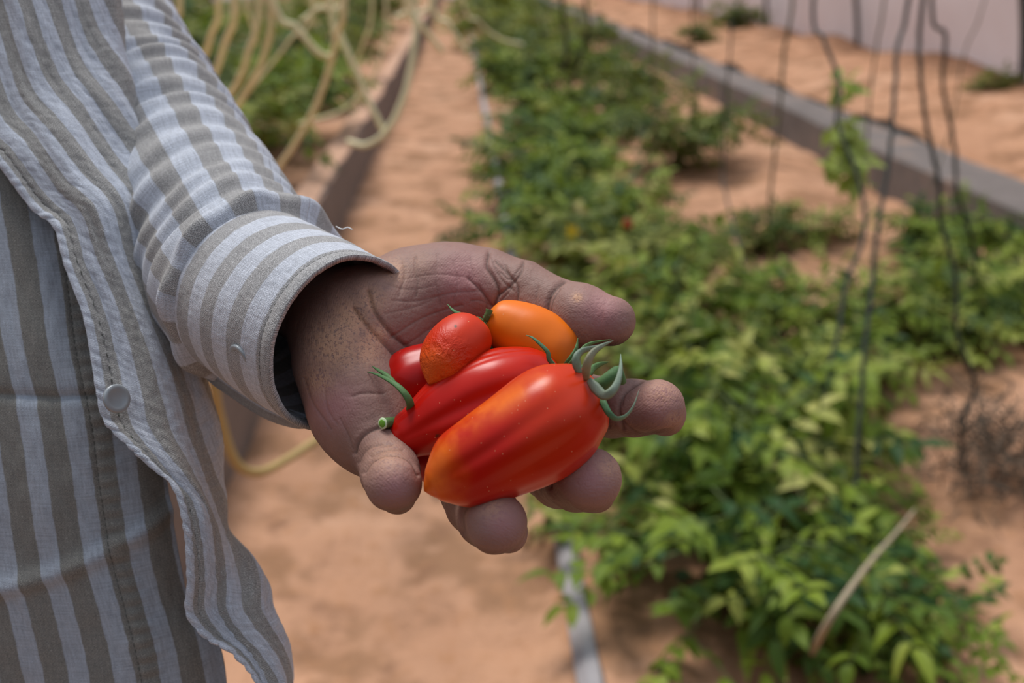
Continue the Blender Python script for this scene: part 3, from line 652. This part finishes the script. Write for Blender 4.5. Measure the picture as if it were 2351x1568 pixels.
# ------------------------------------------------------------------ shirt
def cloth(name, rows, nu, nv, mat, fold, uvscale=1.0, thick=.0009, parent=None):
    """rows: (list of (u, v, depth mm, s mm)) from top to bottom; smooth surface through them"""
    cols = [crom(r, nu) for r in rows]; C = np.array(cols)              # rows, nu, 4
    Gd = np.stack([crom(C[:, i], nv) for i in range(nu)], 1)            # nv, nu, 4
    P = np.stack([(Gd[..., 0] - 1175.5) / F * Gd[..., 2], (784 - Gd[..., 1]) / F * Gd[..., 2], Gd[..., 2]], -1)
    dv = np.linalg.norm(np.diff(P, axis=0), axis=-1); y = np.vstack([np.zeros((1, nu)), np.cumsum(dv, 0)])
    du = np.gradient(P, axis=1); dw = np.gradient(P, axis=0); N = np.cross(dw, du); N /= np.maximum(np.linalg.norm(N, axis=-1, keepdims=True), 1e-6)
    N *= np.where((N * P).sum(-1, keepdims=True) > 0, -1, 1) if False else 1
    if (N[nv // 2, int(nu * .7)] @ P[nv // 2, int(nu * .7)]) > 0: N = -N
    D = np.zeros((nv, nu))
    for j in range(nv):
        for i in range(nu): D[j, i] = fold(float(Gd[j, i, 3]), float(y[j, i]), i / (nu - 1), j / (nv - 1))
    P = P + N * D[..., None]; V = cam2world(P.reshape(-1, 3))
    k = np.arange(nv * nu).reshape(nv, nu); Fq = np.stack([k[:-1, :-1], k[:-1, 1:], k[1:, 1:], k[1:, :-1]], -1).reshape(-1, 4)
    o = mesh_np(name, V, Fq, mat); uvl = o.data.uv_layers.new(name='uv'); li = np.empty(len(o.data.loops), np.int32); o.data.loops.foreach_get('vertex_index', li)
    UV = np.stack([Gd[..., 3].reshape(-1), y.reshape(-1)], 1)[li]; uvl.data.foreach_set('uv', UV.reshape(-1).astype(np.float32))
    md = o.modifiers.new('thick', 'SOLIDIFY'); md.thickness = thick; md.offset = -1
    if parent: adopt(o, parent)
    return o
def N3(x, y, z=0.0): return noise.noise(Vector((x, y, z)))
def seam(x, y, c=3.0, hw=3.2):
    """rolled, puckered edge"""
    e = math.exp(-((x - 1.6) / 1.7) ** 2); g = math.exp(-((x - 5.2) / .8) ** 2)
    return e * (.75 + .16 * math.sin(y * 1.0 + 6 * N3(y * .08, 0)) + .5 * N3(y * .3, 5)) - g * (.4 + .25 * math.sin(y * 1.3 + 4 * N3(y * .1, 8)))
def fold_flap(s, y, fi, fj):
    d = 2.6 * N3(s * .055 + y * .006, y * .012, 1) + 1.3 * N3(s * .13, y * .02, 4) + .5 * N3(s * .3, y * .06, 7) + .22 * N3(s * .5, y * .35, 9)
    d += 1.8 * math.sin(s * .17 + y * .028 + 2 * N3(y * .01, 2)) * min(1, fi * 3)
    return 1.35 * d * min(1, .25 + s / 14) + seam(s, y)
def row(v, L, Rr, dL, dR, sR, sag=6):
    (uL, vL), (uR, vR) = L, Rr
    def at(q, dd): return (uL + (uR - uL) * q, vL + (vR - vL) * q, dL + (dR - dL) * q + dd, sR * q)
    return [at(0, 0), at(.22, -sag * .5), at(.5, -sag), at(.78, -sag * .7), at(.94, 1), (uR, vR, dR + 9, sR * 1.03), (uR - 12, vR - 4, dR + 24, sR * 1.12), (uR - 70, vR - 15, dR + 55, sR * 1.5)]
FL = [row(0, (-260, -260), (225, -230), 410, 432, 82), row(0, (-150, 60), (248, -90), 408, 430, 76), row(0, (-70, 300), (266, 60), 404, 428, 70), row(0, (0, 380), (292, 185), 400, 424, 62), row(0, (76, 482), (322, 320), 397, 420, 53),
      row(0, (126, 524), (358, 432), 394, 416, 46), row(0, (150, 610), (380, 560), 391, 413, 42), row(0, (190, 720), (420, 690), 388, 410, 39), row(0, (208, 810), (462, 810), 386, 408, 37),
      row(0, (222, 900), (492, 922), 384, 406, 35), row(0, (240, 968), (509, 1020), 383, 405, 34), row(0, (300, 1030), (508, 1094), 382, 404, 31), row(0, (355, 1082), (516, 1170), 382, 404, 28),
      row(0, (400, 1130), (530, 1232), 382, 404, 26), row(0, (424, 1220), (560, 1285), 382, 404, 29), row(0, (431, 1330), (592, 1335), 383, 404, 33), row(0, (428, 1405), (622, 1392), 384, 404, 38),
      row(0, (470, 1462), (642, 1440), 385, 404, 38), row(0, (530, 1498), (655, 1500), 386, 404, 36), row(0, (590, 1568), (658, 1575), 387, 404, 34), row(0, (630, 1680), (650, 1680), 388, 404, 34)]
shirt = empty('shirt', person.location.copy()); adopt(shirt, person)
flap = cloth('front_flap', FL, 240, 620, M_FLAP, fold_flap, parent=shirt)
def fold_in(s, y, fi, fj):
    d = 2.2 * N3(s * .05, y * .014, 11) + 1.2 * N3(s * .1, y * .03, 14) + .35 * N3(s * .4, y * .1, 17)
    y2 = y - 130; d -= 1.6 * math.exp(-((y2 - 118 - .03 * s) / 2.5) ** 2) ; d += 2.4 * math.exp(-((y2 - 204 + .55 * s) / 4) ** 2) if s > 0 else 0
    d += math.exp(-((s - 41) / 3) ** 2) * (.5 + .3 * math.sin(y * 1.0)) - .6 * math.exp(-((s - 38.6) / .7) ** 2)
    return d
def irow(L, Rr, dL, dR, s0, s1):
    (uL, vL), (uR, vR) = L, Rr
    k_ = (s1 - s0) / (uR - uL); ex = [(uR - 60, dR + 170, -330), (uL - 330, dL + 190, -180), (uL - 560, dL + 110, -110), (uL - 420, dL + 25, -48), (uL - 190, dL + 2, -21)]
    return [(u_, vL, d_, s_) for (u_, d_, s_) in ex] + [(uL + (uR - uL) * q, vL + (vR - vL) * q, dL + (dR - dL) * q + dd, s0 + (s1 - s0) * q) for q, dd in ((0, 0), (.2, -3), (.4, -5), (.6, -5), (.85, -1), (1, 6))]
IN = [irow((-290, -450), (60, -400), 418, 425, 0, 44), irow((-280, -100), (110, -60), 415, 423, 0, 46), irow((-260, 250), (170, 300), 412, 420, 0, 50), irow((-230, 420), (240, 450), 408, 416, 0, 52), irow((-200, 600), (290, 620), 404, 413, 0, 54), irow((-170, 800), (330, 800), 400, 410, 0, 56), irow((-140, 960), (365, 960), 399, 408, 0, 56),
      irow((-110, 1120), (385, 1120), 400, 410, 0, 56), irow((-90, 1280), (412, 1280), 402, 412, 0, 56), irow((-60, 1390), (440, 1390), 404, 414, 0, 56), irow((-40, 1480), (500, 1470), 406, 416, 0, 60), irow((-20, 1570), (520, 1575), 408, 418, 0, 60), irow((0, 1690), (520, 1690), 411, 420, 0, 60)]
inner = cloth('inner_panel', IN, 420, 560, M_INNER_SHADED, fold_in, parent=shirt)
# sleeve and cuff as rings along the arm
def ringtube(name, st, ns, na, mat, fold, uvmode, thick, parent, stretch=1.0):
    """st: (u, v, depth, radius mm, nx, ny, nz) with n the axis in camera space"""
    Cc = crom([list(C3(a, b, c_)) + [r, nx, ny, nz_] for (a, b, c_, r, nx, ny, nz_) in st], ns)
    V = np.zeros((ns, na, 3)); UV = np.zeros((ns, na, 2)); L = 0
    for j in range(ns):
        c_ = Cc[j, :3]; n = Cc[j, 4:7] / np.linalg.norm(Cc[j, 4:7])
        if j: L += np.linalg.norm(c_ - Cc[j - 1, :3])
        e1 = np.cross(n, (0, 0, 1.0)); e1 /= np.linalg.norm(e1)
        if e1[1] < 0: e1 = -e1
        e2 = np.cross(n, e1)
        for i in range(na):
            q = 2 * math.pi * i / (na - 1); r = Cc[j, 3] + fold(q, L, j / (ns - 1))
            V[j, i] = c_ + (e1 * math.cos(q) * stretch + e2 * math.sin(q)) * r
            UV[j, i] = (q * 38, L) if uvmode == 'long' else (L, q * 34)
    k = np.arange(ns * na).reshape(ns, na); Fq = np.stack([k[:-1, :-1], k[1:, :-1], k[1:, 1:], k[:-1, 1:]], -1).reshape(-1, 4)
    o = mesh_np(name, cam2world(V.reshape(-1, 3)), Fq, mat); uvl = o.data.uv_layers.new(name='uv'); li = np.empty(len(o.data.loops), np.int32); o.data.loops.foreach_get('vertex_index', li)
    uvl.data.foreach_set('uv', UV.reshape(-1, 2)[li].reshape(-1).astype(np.float32))
    md = o.modifiers.new('thick', 'SOLIDIFY'); md.thickness = thick; md.offset = 0
    return o, V
def per(q, f, y, z): return noise.noise(Vector((math.cos(q) * f, math.sin(q) * f, y + z)))
def fold_sl(q, L, f):
    # folds run across the sleeve, closer together towards the elbow
    up = 1 - f
    y = L + 9 * per(q, .8, L * .01, 3)
    d = (2.2 * up + .9) * math.sin(y * .42 + 2.4 * per(q, 1.0, L * .03, 0)) * (.6 + .8 * per(q, 1.3, L * .05, 9)) + 2.0 * per(q, 1.4, L * .05, 21) + .6 * per(q, 3, L * .15, 31)
    f0 = .845 + .05 * math.cos(q); x = (f - f0) / .008; st = 0 if x < 0 else min(1, x); st = st * st * (3 - 2 * st)
    d = d * (1 - .6 * st) + 2.0 * st + (2.6 + 1.2 * math.sin(q * 9 + 1)) * math.exp(-((f - .94) / .028) ** 2)
    e_ = min(1, max(0, (f - .955) / .045)); e_ = e_ * e_ * (3 - 2 * e_)
    return d * (1 - e_) - 1.6 * e_
SL = [(120, -60, 560, 46, .55, -.6, -.55), (190, 60, 540, 45, .55, -.6, -.55), (275, 200, 512, 44, .55, -.6, -.55), (355, 335, 482, 42.5, .55, -.58, -.6), (430, 450, 455, 40.5, .6, -.52, -.62), (505, 555, 430, 38.5, .64, -.45, -.63), (570, 640, 410, 37.5, .66, -.38, -.65), (615, 688, 399, 36, .67, -.34, -.66)]
sleeve, _ = ringtube('sleeve', SL, 330, 320, M_SLEEVE, fold_sl, 'long', .0012, shirt); adopt(sleeve, shirt)
PK = [[(448, 775, 402, 0), (440, 800, 404, 5), (436, 826, 408, 10)], [(500, 838, 398, 0), (486, 855, 400, 5), (475, 872, 404, 10)], [(560, 885, 393, 0), (545, 900, 396, 5), (534, 915, 400, 10)],
      [(625, 925, 388, 0), (612, 942, 390, 5), (602, 958, 394, 10)], [(690, 950, 380, 0), (682, 968, 383, 5), (676, 984, 388, 10)], [(742, 958, 374, 0), (742, 968, 376, 5), (742, 978, 380, 10)]]
cloth('sleeve_placket', PK, 30, 120, M_SLEEVE, lambda s_, y, a_, b_: .5 * N3(s_ * .1, y * .08, 50), parent=shirt)
def fold_cf(q, L, f): return .9 * per(q, 1.1, L * .03, 40) + .25 * per(q, 4, L * .1, 44) + .35 * math.exp(-((f - .97) / .03) ** 2) - .35 * math.exp(-((L - 52) / 1.0) ** 2) + .12 * per(q, 20, L * .4, 3)
CF = [(580, 672, 401, 34.0, .70, -.36, -.62), (645, 712, 390, 34.4, .71, -.34, -.61), (718, 752, 379, 34.2, .73, -.33, -.59), (792, 790, 369, 33.2, .74, -.32, -.58)]
cuff, CV = ringtube('cuff', CF, 160, 360, M_CUFF, fold_cf, 'ring', .0022, shirt, 1.0); adopt(cuff, shirt)
def button(name, c, n, r, parent):
    n = Vector(n).normalized(); a = n.orthogonal().normalized(); b = n.cross(a); vs = []; fs = []; k = 32
    for (rr_, zz) in ((0, .2), (.55, .2), (.68, .45), (.92, .5), (1, .25), (1, -.2), (0, -.25)):
        for j in range(k):
            q = 2 * math.pi * j / k; vs.append(c + (a * math.cos(q) + b * math.sin(q)) * r * rr_ + n * zz * r * .35)
    for i in range(6):
        for j in range(k): fs.append((i * k + j, i * k + (j + 1) % k, (i + 1) * k + (j + 1) % k, (i + 1) * k + j))
    return adopt(mesh_np(name, vs, fs, M_BUTTON), parent)
def CD(x, y, z): return Vector((x, y * SP + z * CP, y * CP - z * SP))
button('button', W(268, 915, .3775), CD(.78, .12, -.6), .0055, shirt)
button('button', W(550, 818, .3545), CD(-.62, -.45, -.6), .0048, shirt)
m = MB(); m.tube([Vector(q) for q in crom([W(772, 520, .392), W(786, 526, .388), W(798, 522, .387), W(809, 527, .386)], 14)], .00022, 5)
adopt(m.build('loose_thread', plain('cotton_thread', (.7, .7, .68), .8)), shirt)

# ------------------------------------------------------------------ tomatoes
def tomato_mat(name, base, alt, tip=None, tipw=0, mix=.5, rough=.3, wrinkle=0, flecks=True):
    t = NT(name); o = t.obj(); ax = t.attr('axial'); n1 = t.noise(o, 55, 4); n2 = t.noise(o, 14, 2)
    c = t.mix(t.math('MULTIPLY', t.sstep(n2, .42, .66), mix), base, alt)
    c = t.mix(t.math('MULTIPLY', t.sstep(n1, .5, .8), .3), c, tuple(q * .6 for q in base))
    if tip: c = t.mix(t.math('MULTIPLY', t.sstep(t.math('ADD', ax, t.math('MULTIPLY', t.math('SUBTRACT', n1, .5), .35)), 1 - tipw, 1), .9), c, tip)
    mk = t.attr('mark'); c = t.mix(mk, c, (.05, .025, .01))
    hl = t.attr('orange'); c = t.mix(t.math('MULTIPLY', hl, t.sstep(n1, .25, .6)), c, (.80, .16, .01))
    vo = t.n('ShaderNodeTexVoronoi', i_Vector=o, i_Scale=420.0); sp = t.math('LESS_THAN', vo.outputs[0], .075)
    vs_ = t.n('ShaderNodeSeparateXYZ', i_0=vo.outputs['Color']).outputs[0]; sp = t.math('MULTIPLY', sp, t.math('GREATER_THAN', vs_, .62))
    if flecks: c = t.mix(t.math('MULTIPLY', sp, .6), c, (.75, .38, .2))
    h = t.math('MULTIPLY', t.noise(o, 300, 3), .12)
    h = t.math('ADD', h, t.math('MULTIPLY', sp, .3))
    if wrinkle:
        wr = t.noise(t.n('ShaderNodeMapping', i_Vector=o, i_Rotation=(.3, .2, .6), i_Scale=(1, .3, 1)).outputs[0], 230, 4, .55)
        wm = t.sstep(ax, .35, .65); rid = t.math('ABSOLUTE', t.math('SUBTRACT', wr, .5)); h = t.math('ADD', h, t.math('MULTIPLY', t.math('MULTIPLY', rid, -6.0), wm))
    r2 = t.math('ADD', rough, t.math('MULTIPLY', t.noise(o, 90, 3), .12))
    return t.fin(c, r2, t.bump(h, .5, .0007), .24, Subsurface_Weight=.03, Subsurface_Scale=.003, Coat_Weight=.0)
RED = (.46, .008, .002); ORG = (.66, .06, .004)
def tomato(label, A, B, prof, mat, grooves=(), rot=0., bend=(0, 0), marks=(), oranges=(), seed=0, flat=1.0, shoulder=0):
    """A stem end, B blossom end as (u, v, depth mm); prof (t, r mm) from stem to blossom end"""
    a, b = C3(*A).astype(float), C3(*B).astype(float); ax = b - a; L = np.linalg.norm(ax); ax /= L
    e1 = np.cross(ax, (0, 0, 1.0)); e1 /= np.linalg.norm(e1)
    if e1[1] < 0: e1 = -e1                     # e1 in the frame plane, pointing up
    e2 = np.cross(ax, e1); e2 = e2 if e2[2] < 0 else -e2   # e2 towards the viewer
    nr, na = 120, 144; tt = .5 - .5 * np.cos(np.linspace(0, math.pi, nr)); pt = [p[0] for p in prof]
    pr = crom(prof, 400); r = np.interp(tt, np.maximum.accumulate(pr[:, 0]), np.maximum(pr[:, 1], .01)); V = np.zeros((nr, na, 3)); AX = np.zeros((nr, na))
    for j in range(nr):
        t_ = tt[j]; env = math.sin(math.pi * min(1, max(0, t_))) ** .6
        c = a + ax * L * t_ + e1 * bend[0] * math.sin(math.pi * t_) + e2 * bend[1] * math.sin(math.pi * t_)
        for i in range(na):
            q = 2 * math.pi * i / na
            lob = 1
            for (gq, gd, gw) in grooves:
                dq = (q - gq - .25 * (t_ - .5) * rot + math.pi) % (2 * math.pi) - math.pi; lob -= gd * env * math.exp(-(dq / gw) ** 2) * (.8 + .3 * math.sin(t_ * 5 + gq * 3))
            rr_ = r[j] * lob * (1 + .05 * noise.noise(Vector((math.cos(q) * 1.1 + seed, math.sin(q) * 1.1, t_ * 3))))
            V[j, i] = c + (e1 * math.cos(q) + e2 * math.sin(q) * flat) * rr_
            AX[j, i] = t_
    V[0] = V[0].mean(0); V[-1] = V[-1].mean(0)
    fl = V.reshape(-1, 3); pu = fl[:, 0] / fl[:, 2] * F + 1175.5; pv = 784 - fl[:, 1] / fl[:, 2] * F
    k = np.arange(nr * na).reshape(nr, na); k2 = np.roll(k, -1, 1); Fq = np.stack([k[:-1], k2[:-1], k2[1:], k[1:]], -1).reshape(-1, 4)
    front = ((fl - (a + b) / 2) @ e2) > -3
    mk = np.zeros(len(fl)); og = np.zeros(len(fl))
    for (u, v, rx) in marks: mk = np.maximum(mk, front * np.clip(1.6 - ((pu - u) ** 2 + (pv - v) ** 2) ** .5 / rx, 0, 1))
    for (pl, rx, s) in oranges:
        best = np.full(len(fl), 1e9); p_ = crom(pl, 20)
        for q in p_: best = np.minimum(best, (pu - q[0]) ** 2 + (pv - q[1]) ** 2)
        og = np.maximum(og, front * s * np.exp(-best / rx ** 2))
    Vw = cam2world(fl); root = empty('tomato', Vector(Vw.mean(0)))
    o = mesh_np('fruit', Vw, Fq, mat)
    for nm, arr in (('axial', AX.reshape(-1)), ('mark', mk), ('orange', og)):
        at = o.data.attributes.new(nm, 'FLOAT', 'POINT'); at.data.foreach_set('value', arr.astype(np.float32))
    adopt(o, root); return tag(root, label, 'tomato', 'tomatoes in the palm')
t = NT('sepal'); a_ = t.attr('tint'); o = t.obj(); n = t.noise(o, 500, 4)
M_SEP = t.fin(t.mix(t.math('MULTIPLY', n, .6), t.ramp(a_, [(0, (.08, .17, .04)), (.35, (.06, .18, .09)), (.7, (.25, .31, .25)), (1, (.46, .28, .15))]), (.10, .15, .05)), .65, t.bump(n, .5, .0004), .3)
def sepal(parent, pts, w, tint=0.0, tint_end=None, name='sepal', twist=0.0):
    """thin leaf-like strip with a keel; pts (u, v, depth mm)"""
    w *= 1.05; P = crom([C3(*p) for p in pts], 26); m = MB(); n = len(P); tint_end = tint if tint_end is None else tint_end
    for i in range(n):
        d = P[min(i + 1, n - 1)] - P[max(i - 1, 0)]; d = d / np.linalg.norm(d); f = i / (n - 1)
        s = np.cross(d, (0, 0, 1.0)); s /= max(np.linalg.norm(s), 1e-6); nn_ = np.cross(s, d); tw = twist * f + .35
        s, nn_ = s * math.cos(tw) + nn_ * math.sin(tw), nn_ * math.cos(tw) - s * math.sin(tw)
        if nn_[2] > 0: nn_ = -nn_
        hw = w * .5 * (min(1, .55 + f * 3) * (1 - f ** 2.2) + .08)
        prof = [(-1, .10), (-.5, .30), (0, .36), (.5, .30), (1, .10), (.5, -.12), (0, -.05), (-.5, -.12)]
        for (x, z) in prof:
            m.v.append(Vector(cam2world((P[i] + s * hw * x + nn_ * hw * z * 1.2)[None])[0])); m.c.append(tint + (tint_end - tint) * f)
    for i in range(n - 1):
        for j in range(8): m.f.append((i * 8 + j, i * 8 + (j + 1) % 8, (i + 1) * 8 + (j + 1) % 8, (i + 1) * 8 + j))
    m.f += [tuple(range(8))[::-1], tuple(range((n - 1) * 8, n * 8))]
    return adopt(m.build(name, M_SEP, None, True, True), parent)
def stem(parent, pts, rads, tint=0., name='stem'):
    P = crom([list(C3(*p)) + [r] for p, r in zip(pts, rads)], 24); m = MB()
    m.tube([Vector(q) for q in cam2world(P[:, :3])], [r / 1000 for r in P[:, 3]], 14, True, tint)
    rg = random.Random(len(pts) + int(P[0][0] * 10))
    for _ in range(90):   # fine hairs
        i = rg.randrange(2, 22); c = P[i, :3]; d = np.array([rg.gauss(0, 1), rg.gauss(0, 1), rg.gauss(0, 1)]); d /= np.linalg.norm(d)
        a_ = c + d * P[i, 3] * .9; b_ = a_ + d * rg.uniform(.4, 1.0); q = cam2world(np.array([a_, b_])); m.tube([Vector(q[0]), Vector(q[1])], [.00005, .00002], 3, False, .75)
    return adopt(m.build(name, M_SEP, None, True, True), parent)

T1 = tomato('largest ribbed red tomato with an orange tip, lying in front on the fingers', (1378, 893, 331), (973, 1127, 323),
    [(0, 0), (.015, 6.5), (.06, 11.6), (.12, 14.2), (.2, 16.8), (.31, 18.1), (.45, 17.6), (.66, 15.2), (.82, 12.6), (.93, 6.8), (.965, 3.9), (.985, 2.0), (1, 0)],
    tomato_mat('red_orange_tomato', RED, ORG, (.75, .13, .008), .28, .5, .25), ((1.32, .05, .16), (2.05, .075, .2), (2.75, .05, .2), (.5, .02, .2), (3.9, .08, .2), (5.3, .08, .2)), .8, (-.9, 3.0), (), [([(1000, 1060), (1060, 985), (1150, 925), (1240, 880)], 26, .85), ([(985, 1095), (1010, 1130)], 22, .8)], 1, .95)
T2 = tomato('long ribbed red tomato with a brown scar, behind the largest one', (1292, 855, 355), (897, 1018, 349),
    [(0, 0), (.03, 7), (.12, 12.4), (.3, 15.6), (.5, 15.6), (.7, 13.4), (.85, 9.4), (.93, 7.6), (.98, 4.6), (1, 0)],
    tomato_mat('red_tomato', (.45, .006, .002), (.56, .025, .003), None, 0, .5, .25), ((.5, .035, .07), (.68, .03, .07), (1.5, .09, .2), (2.3, .06, .2), (4.2, .1, .2), (5.5, .06, .2)), .6, (2.0, 1.0), [(919, 1022, 4.5), (1004, 1000, 3.5), (924, 1030, 3)], [], 3, 1.0)
T3 = tomato('tomato mostly hidden under the long ribbed one, its cut green stem at left', (938, 958, 364), (1060, 1110, 364),
    [(0, 0), (.05, 6), (.2, 10.5), (.5, 12), (.8, 9), (1, 0)], tomato_mat('dark_red_tomato', (.33, .008, .008), (.42, .012, .006), None, 0, .5, .25), ((1.5, .06, .2), (3, .06, .2)), 0, (0, 0), (), (), 5)
T4 = tomato('deep red smooth tomato partly under the wrinkled one, nearest the wrist', (1165, 835, 374), (870, 898, 366),
    [(0, 0), (.05, 7), (.2, 11.5), (.5, 13), (.75, 12.8), (.88, 10.6), (.96, 7), (1, 0)], tomato_mat('deep_red_tomato', (.38, .005, .003), (.46, .008, .003), None, 0, .5, .24), ((.8, .04, .2), (2.1, .04, .2), (5.9, .08, .2)), .5, (1.0, 0), (), (), 8)
T5 = tomato('small orange-red tomato with wrinkled skin, on top near the wrist', (1100, 742, 358), (984, 882, 344),
    [(0, 0), (.04, 5.6), (.15, 9.0), (.38, 10.6), (.6, 10.2), (.8, 7.8), (.92, 4.0), (.975, 1.5), (1, 0)], tomato_mat('wrinkled_orange_tomato', (.55, .02, .004), (.62, .045, .005), (.74, .12, .008), .42, .6, .36, 1), (), 0, (1.0, 0), [(1046, 749, 3)], (), 11)
T6 = tomato('smooth bright orange tomato resting against the thumb', (1116, 728, 366), (1318, 838, 362),
    [(0, 0), (.025, 5.2), (.10, 8.6), (.35, 10.9), (.6, 11.6), (.8, 10.9), (.93, 7.6), (1, 0)], tomato_mat('orange_tomato', (.72, .125, .004), (.80, .19, .005), (.62, .13, .01), .3, .6, .36), (), 0, (1.6, 0), (), (), 14)
# calyx of the front tomato
sepal(T1, [(1330, 858, 322), (1322, 826, 320), (1336, 806, 322), (1370, 796, 326), (1405, 783, 330)], 3.0, .7, .7, twist=.6)
sepal(T1, [(1346, 872, 320), (1347, 838, 315), (1360, 811, 315), (1382, 794, 318), (1408, 782, 324)], 3.0, 1.0, .62, twist=.3)
sepal(T1, [(1352, 872, 318), (1367, 890, 316), (1387, 907, 314), (1405, 898, 313), (1418, 877, 314), (1425, 845, 317), (1425, 813, 322)], 3.2, .75, .68, twist=-.4)
sepal(T1, [(1376, 905, 322), (1386, 926, 318), (1399, 949, 316), (1416, 961, 317), (1438, 953, 320), (1455, 930, 322), (1468, 893, 326)], 2.3, .2, .7, twist=.5)
sepal(T1, [(1350, 862, 326), (1362, 845, 332), (1378, 836, 336), (1398, 831, 340)], 2.4, .1, .1)
stem(T1, [(1368, 893, 326), (1385, 880, 322), (1404, 864, 321), (1418, 850, 322), (1425, 862, 322), (1428, 876, 324)], [3.4, 2.4, 2.2, 1.5, 1.3, 1.5], .15)
# calyx of the long tomato behind
sepal(T2, [(1290, 852, 350), (1306, 830, 345), (1322, 803, 345), (1327, 776, 347)], 2.6, .1, .12, twist=.3)
sepal(T2, [(1296, 856, 350), (1312, 836, 343), (1330, 812, 342), (1352, 790, 345), (1403, 779, 352)], 2.4, .1, .05)
sepal(T2, [(1278, 843, 345), (1261, 826, 341), (1257, 808, 340), (1240, 790, 340), (1222, 775, 341), (1207, 769, 343)], 1.6, .35, .4)
stem(T2, [(1296, 858, 350), (1320, 850, 347), (1340, 846, 345)], [2.2, 1.6, 1.4], .1)
# stem and sepals of the hidden tomato
stem(T3, [(942, 948, 352), (925, 960, 351), (908, 967, 349), (880, 972, 344)], [2.6, 2.0, 1.7, 1.9], .08)
dk = MB(); c0 = C3(879, 972, 343.6).astype(float); ax_ = c0 - C3(908, 967, 349)
for (r0, r1, off, tn) in ((1.9, 1.3, .15, .9), (1.2, .2, .18, 0.)):
    pass
dk.tube([Vector(q) for q in cam2world(np.array([c0, c0 + ax_ / np.linalg.norm(ax_) * .35]))], [.0021, .0019], 20, True, .6)
adopt(dk.build('stem_end', plain('cut_stem_rim', (.50, .62, .38), .5), None, True, True), T3)
dk = MB(); c1 = c0 + ax_ / np.linalg.norm(ax_) * .36; dk.tube([Vector(q) for q in cam2world(np.array([c1, c1 + ax_ / np.linalg.norm(ax_) * .12]))], [.0014, .0012], 20, True, 0)
adopt(dk.build('stem_core', plain('cut_stem_core', (.12, .30, .02), .4), None, True, True), T3)
sepal(T3, [(936, 955, 350), (942, 935, 344), (938, 917, 341), (922, 895, 341), (900, 877, 344), (869, 861, 350), (842, 853, 354)], 2.6, .05, .2, twist=.2)
sepal(T3, [(908, 880, 346), (888, 862, 349), (869, 850, 352), (853, 840, 355)], 1.6, .05, .2)
sepal(T3, [(902, 966, 352), (882, 953, 352), (867, 939, 353), (859, 925, 355)], 2.0, .02, .5)
sepal(T3, [(905, 1012, 352), (892, 1022, 350), (879, 1036, 348)], 1.9, .05, .2)
# small stems at the top
sepal(T5, [(1085, 733, 357), (1062, 724, 357), (1042, 714, 358), (1026, 697, 361)], 1.7, .05, .2)
sepal(T5, [(1108, 741, 355), (1100, 733, 354), (1095, 726, 354)], 1.8, .05, .05)
stem(T5, [(1108, 745, 356), (1112, 756, 358)], [1.2, 1.2], .05)
stem(T6, [(1112, 742, 360), (1116, 730, 358), (1121, 720, 357), (1124, 711, 357)], [1.1, 1.2, 1.1, 1.4], .05)
sepal(T6, [(1122, 778, 362), (1128, 800, 362), (1142, 812, 362)], 1.8, .05, .4)
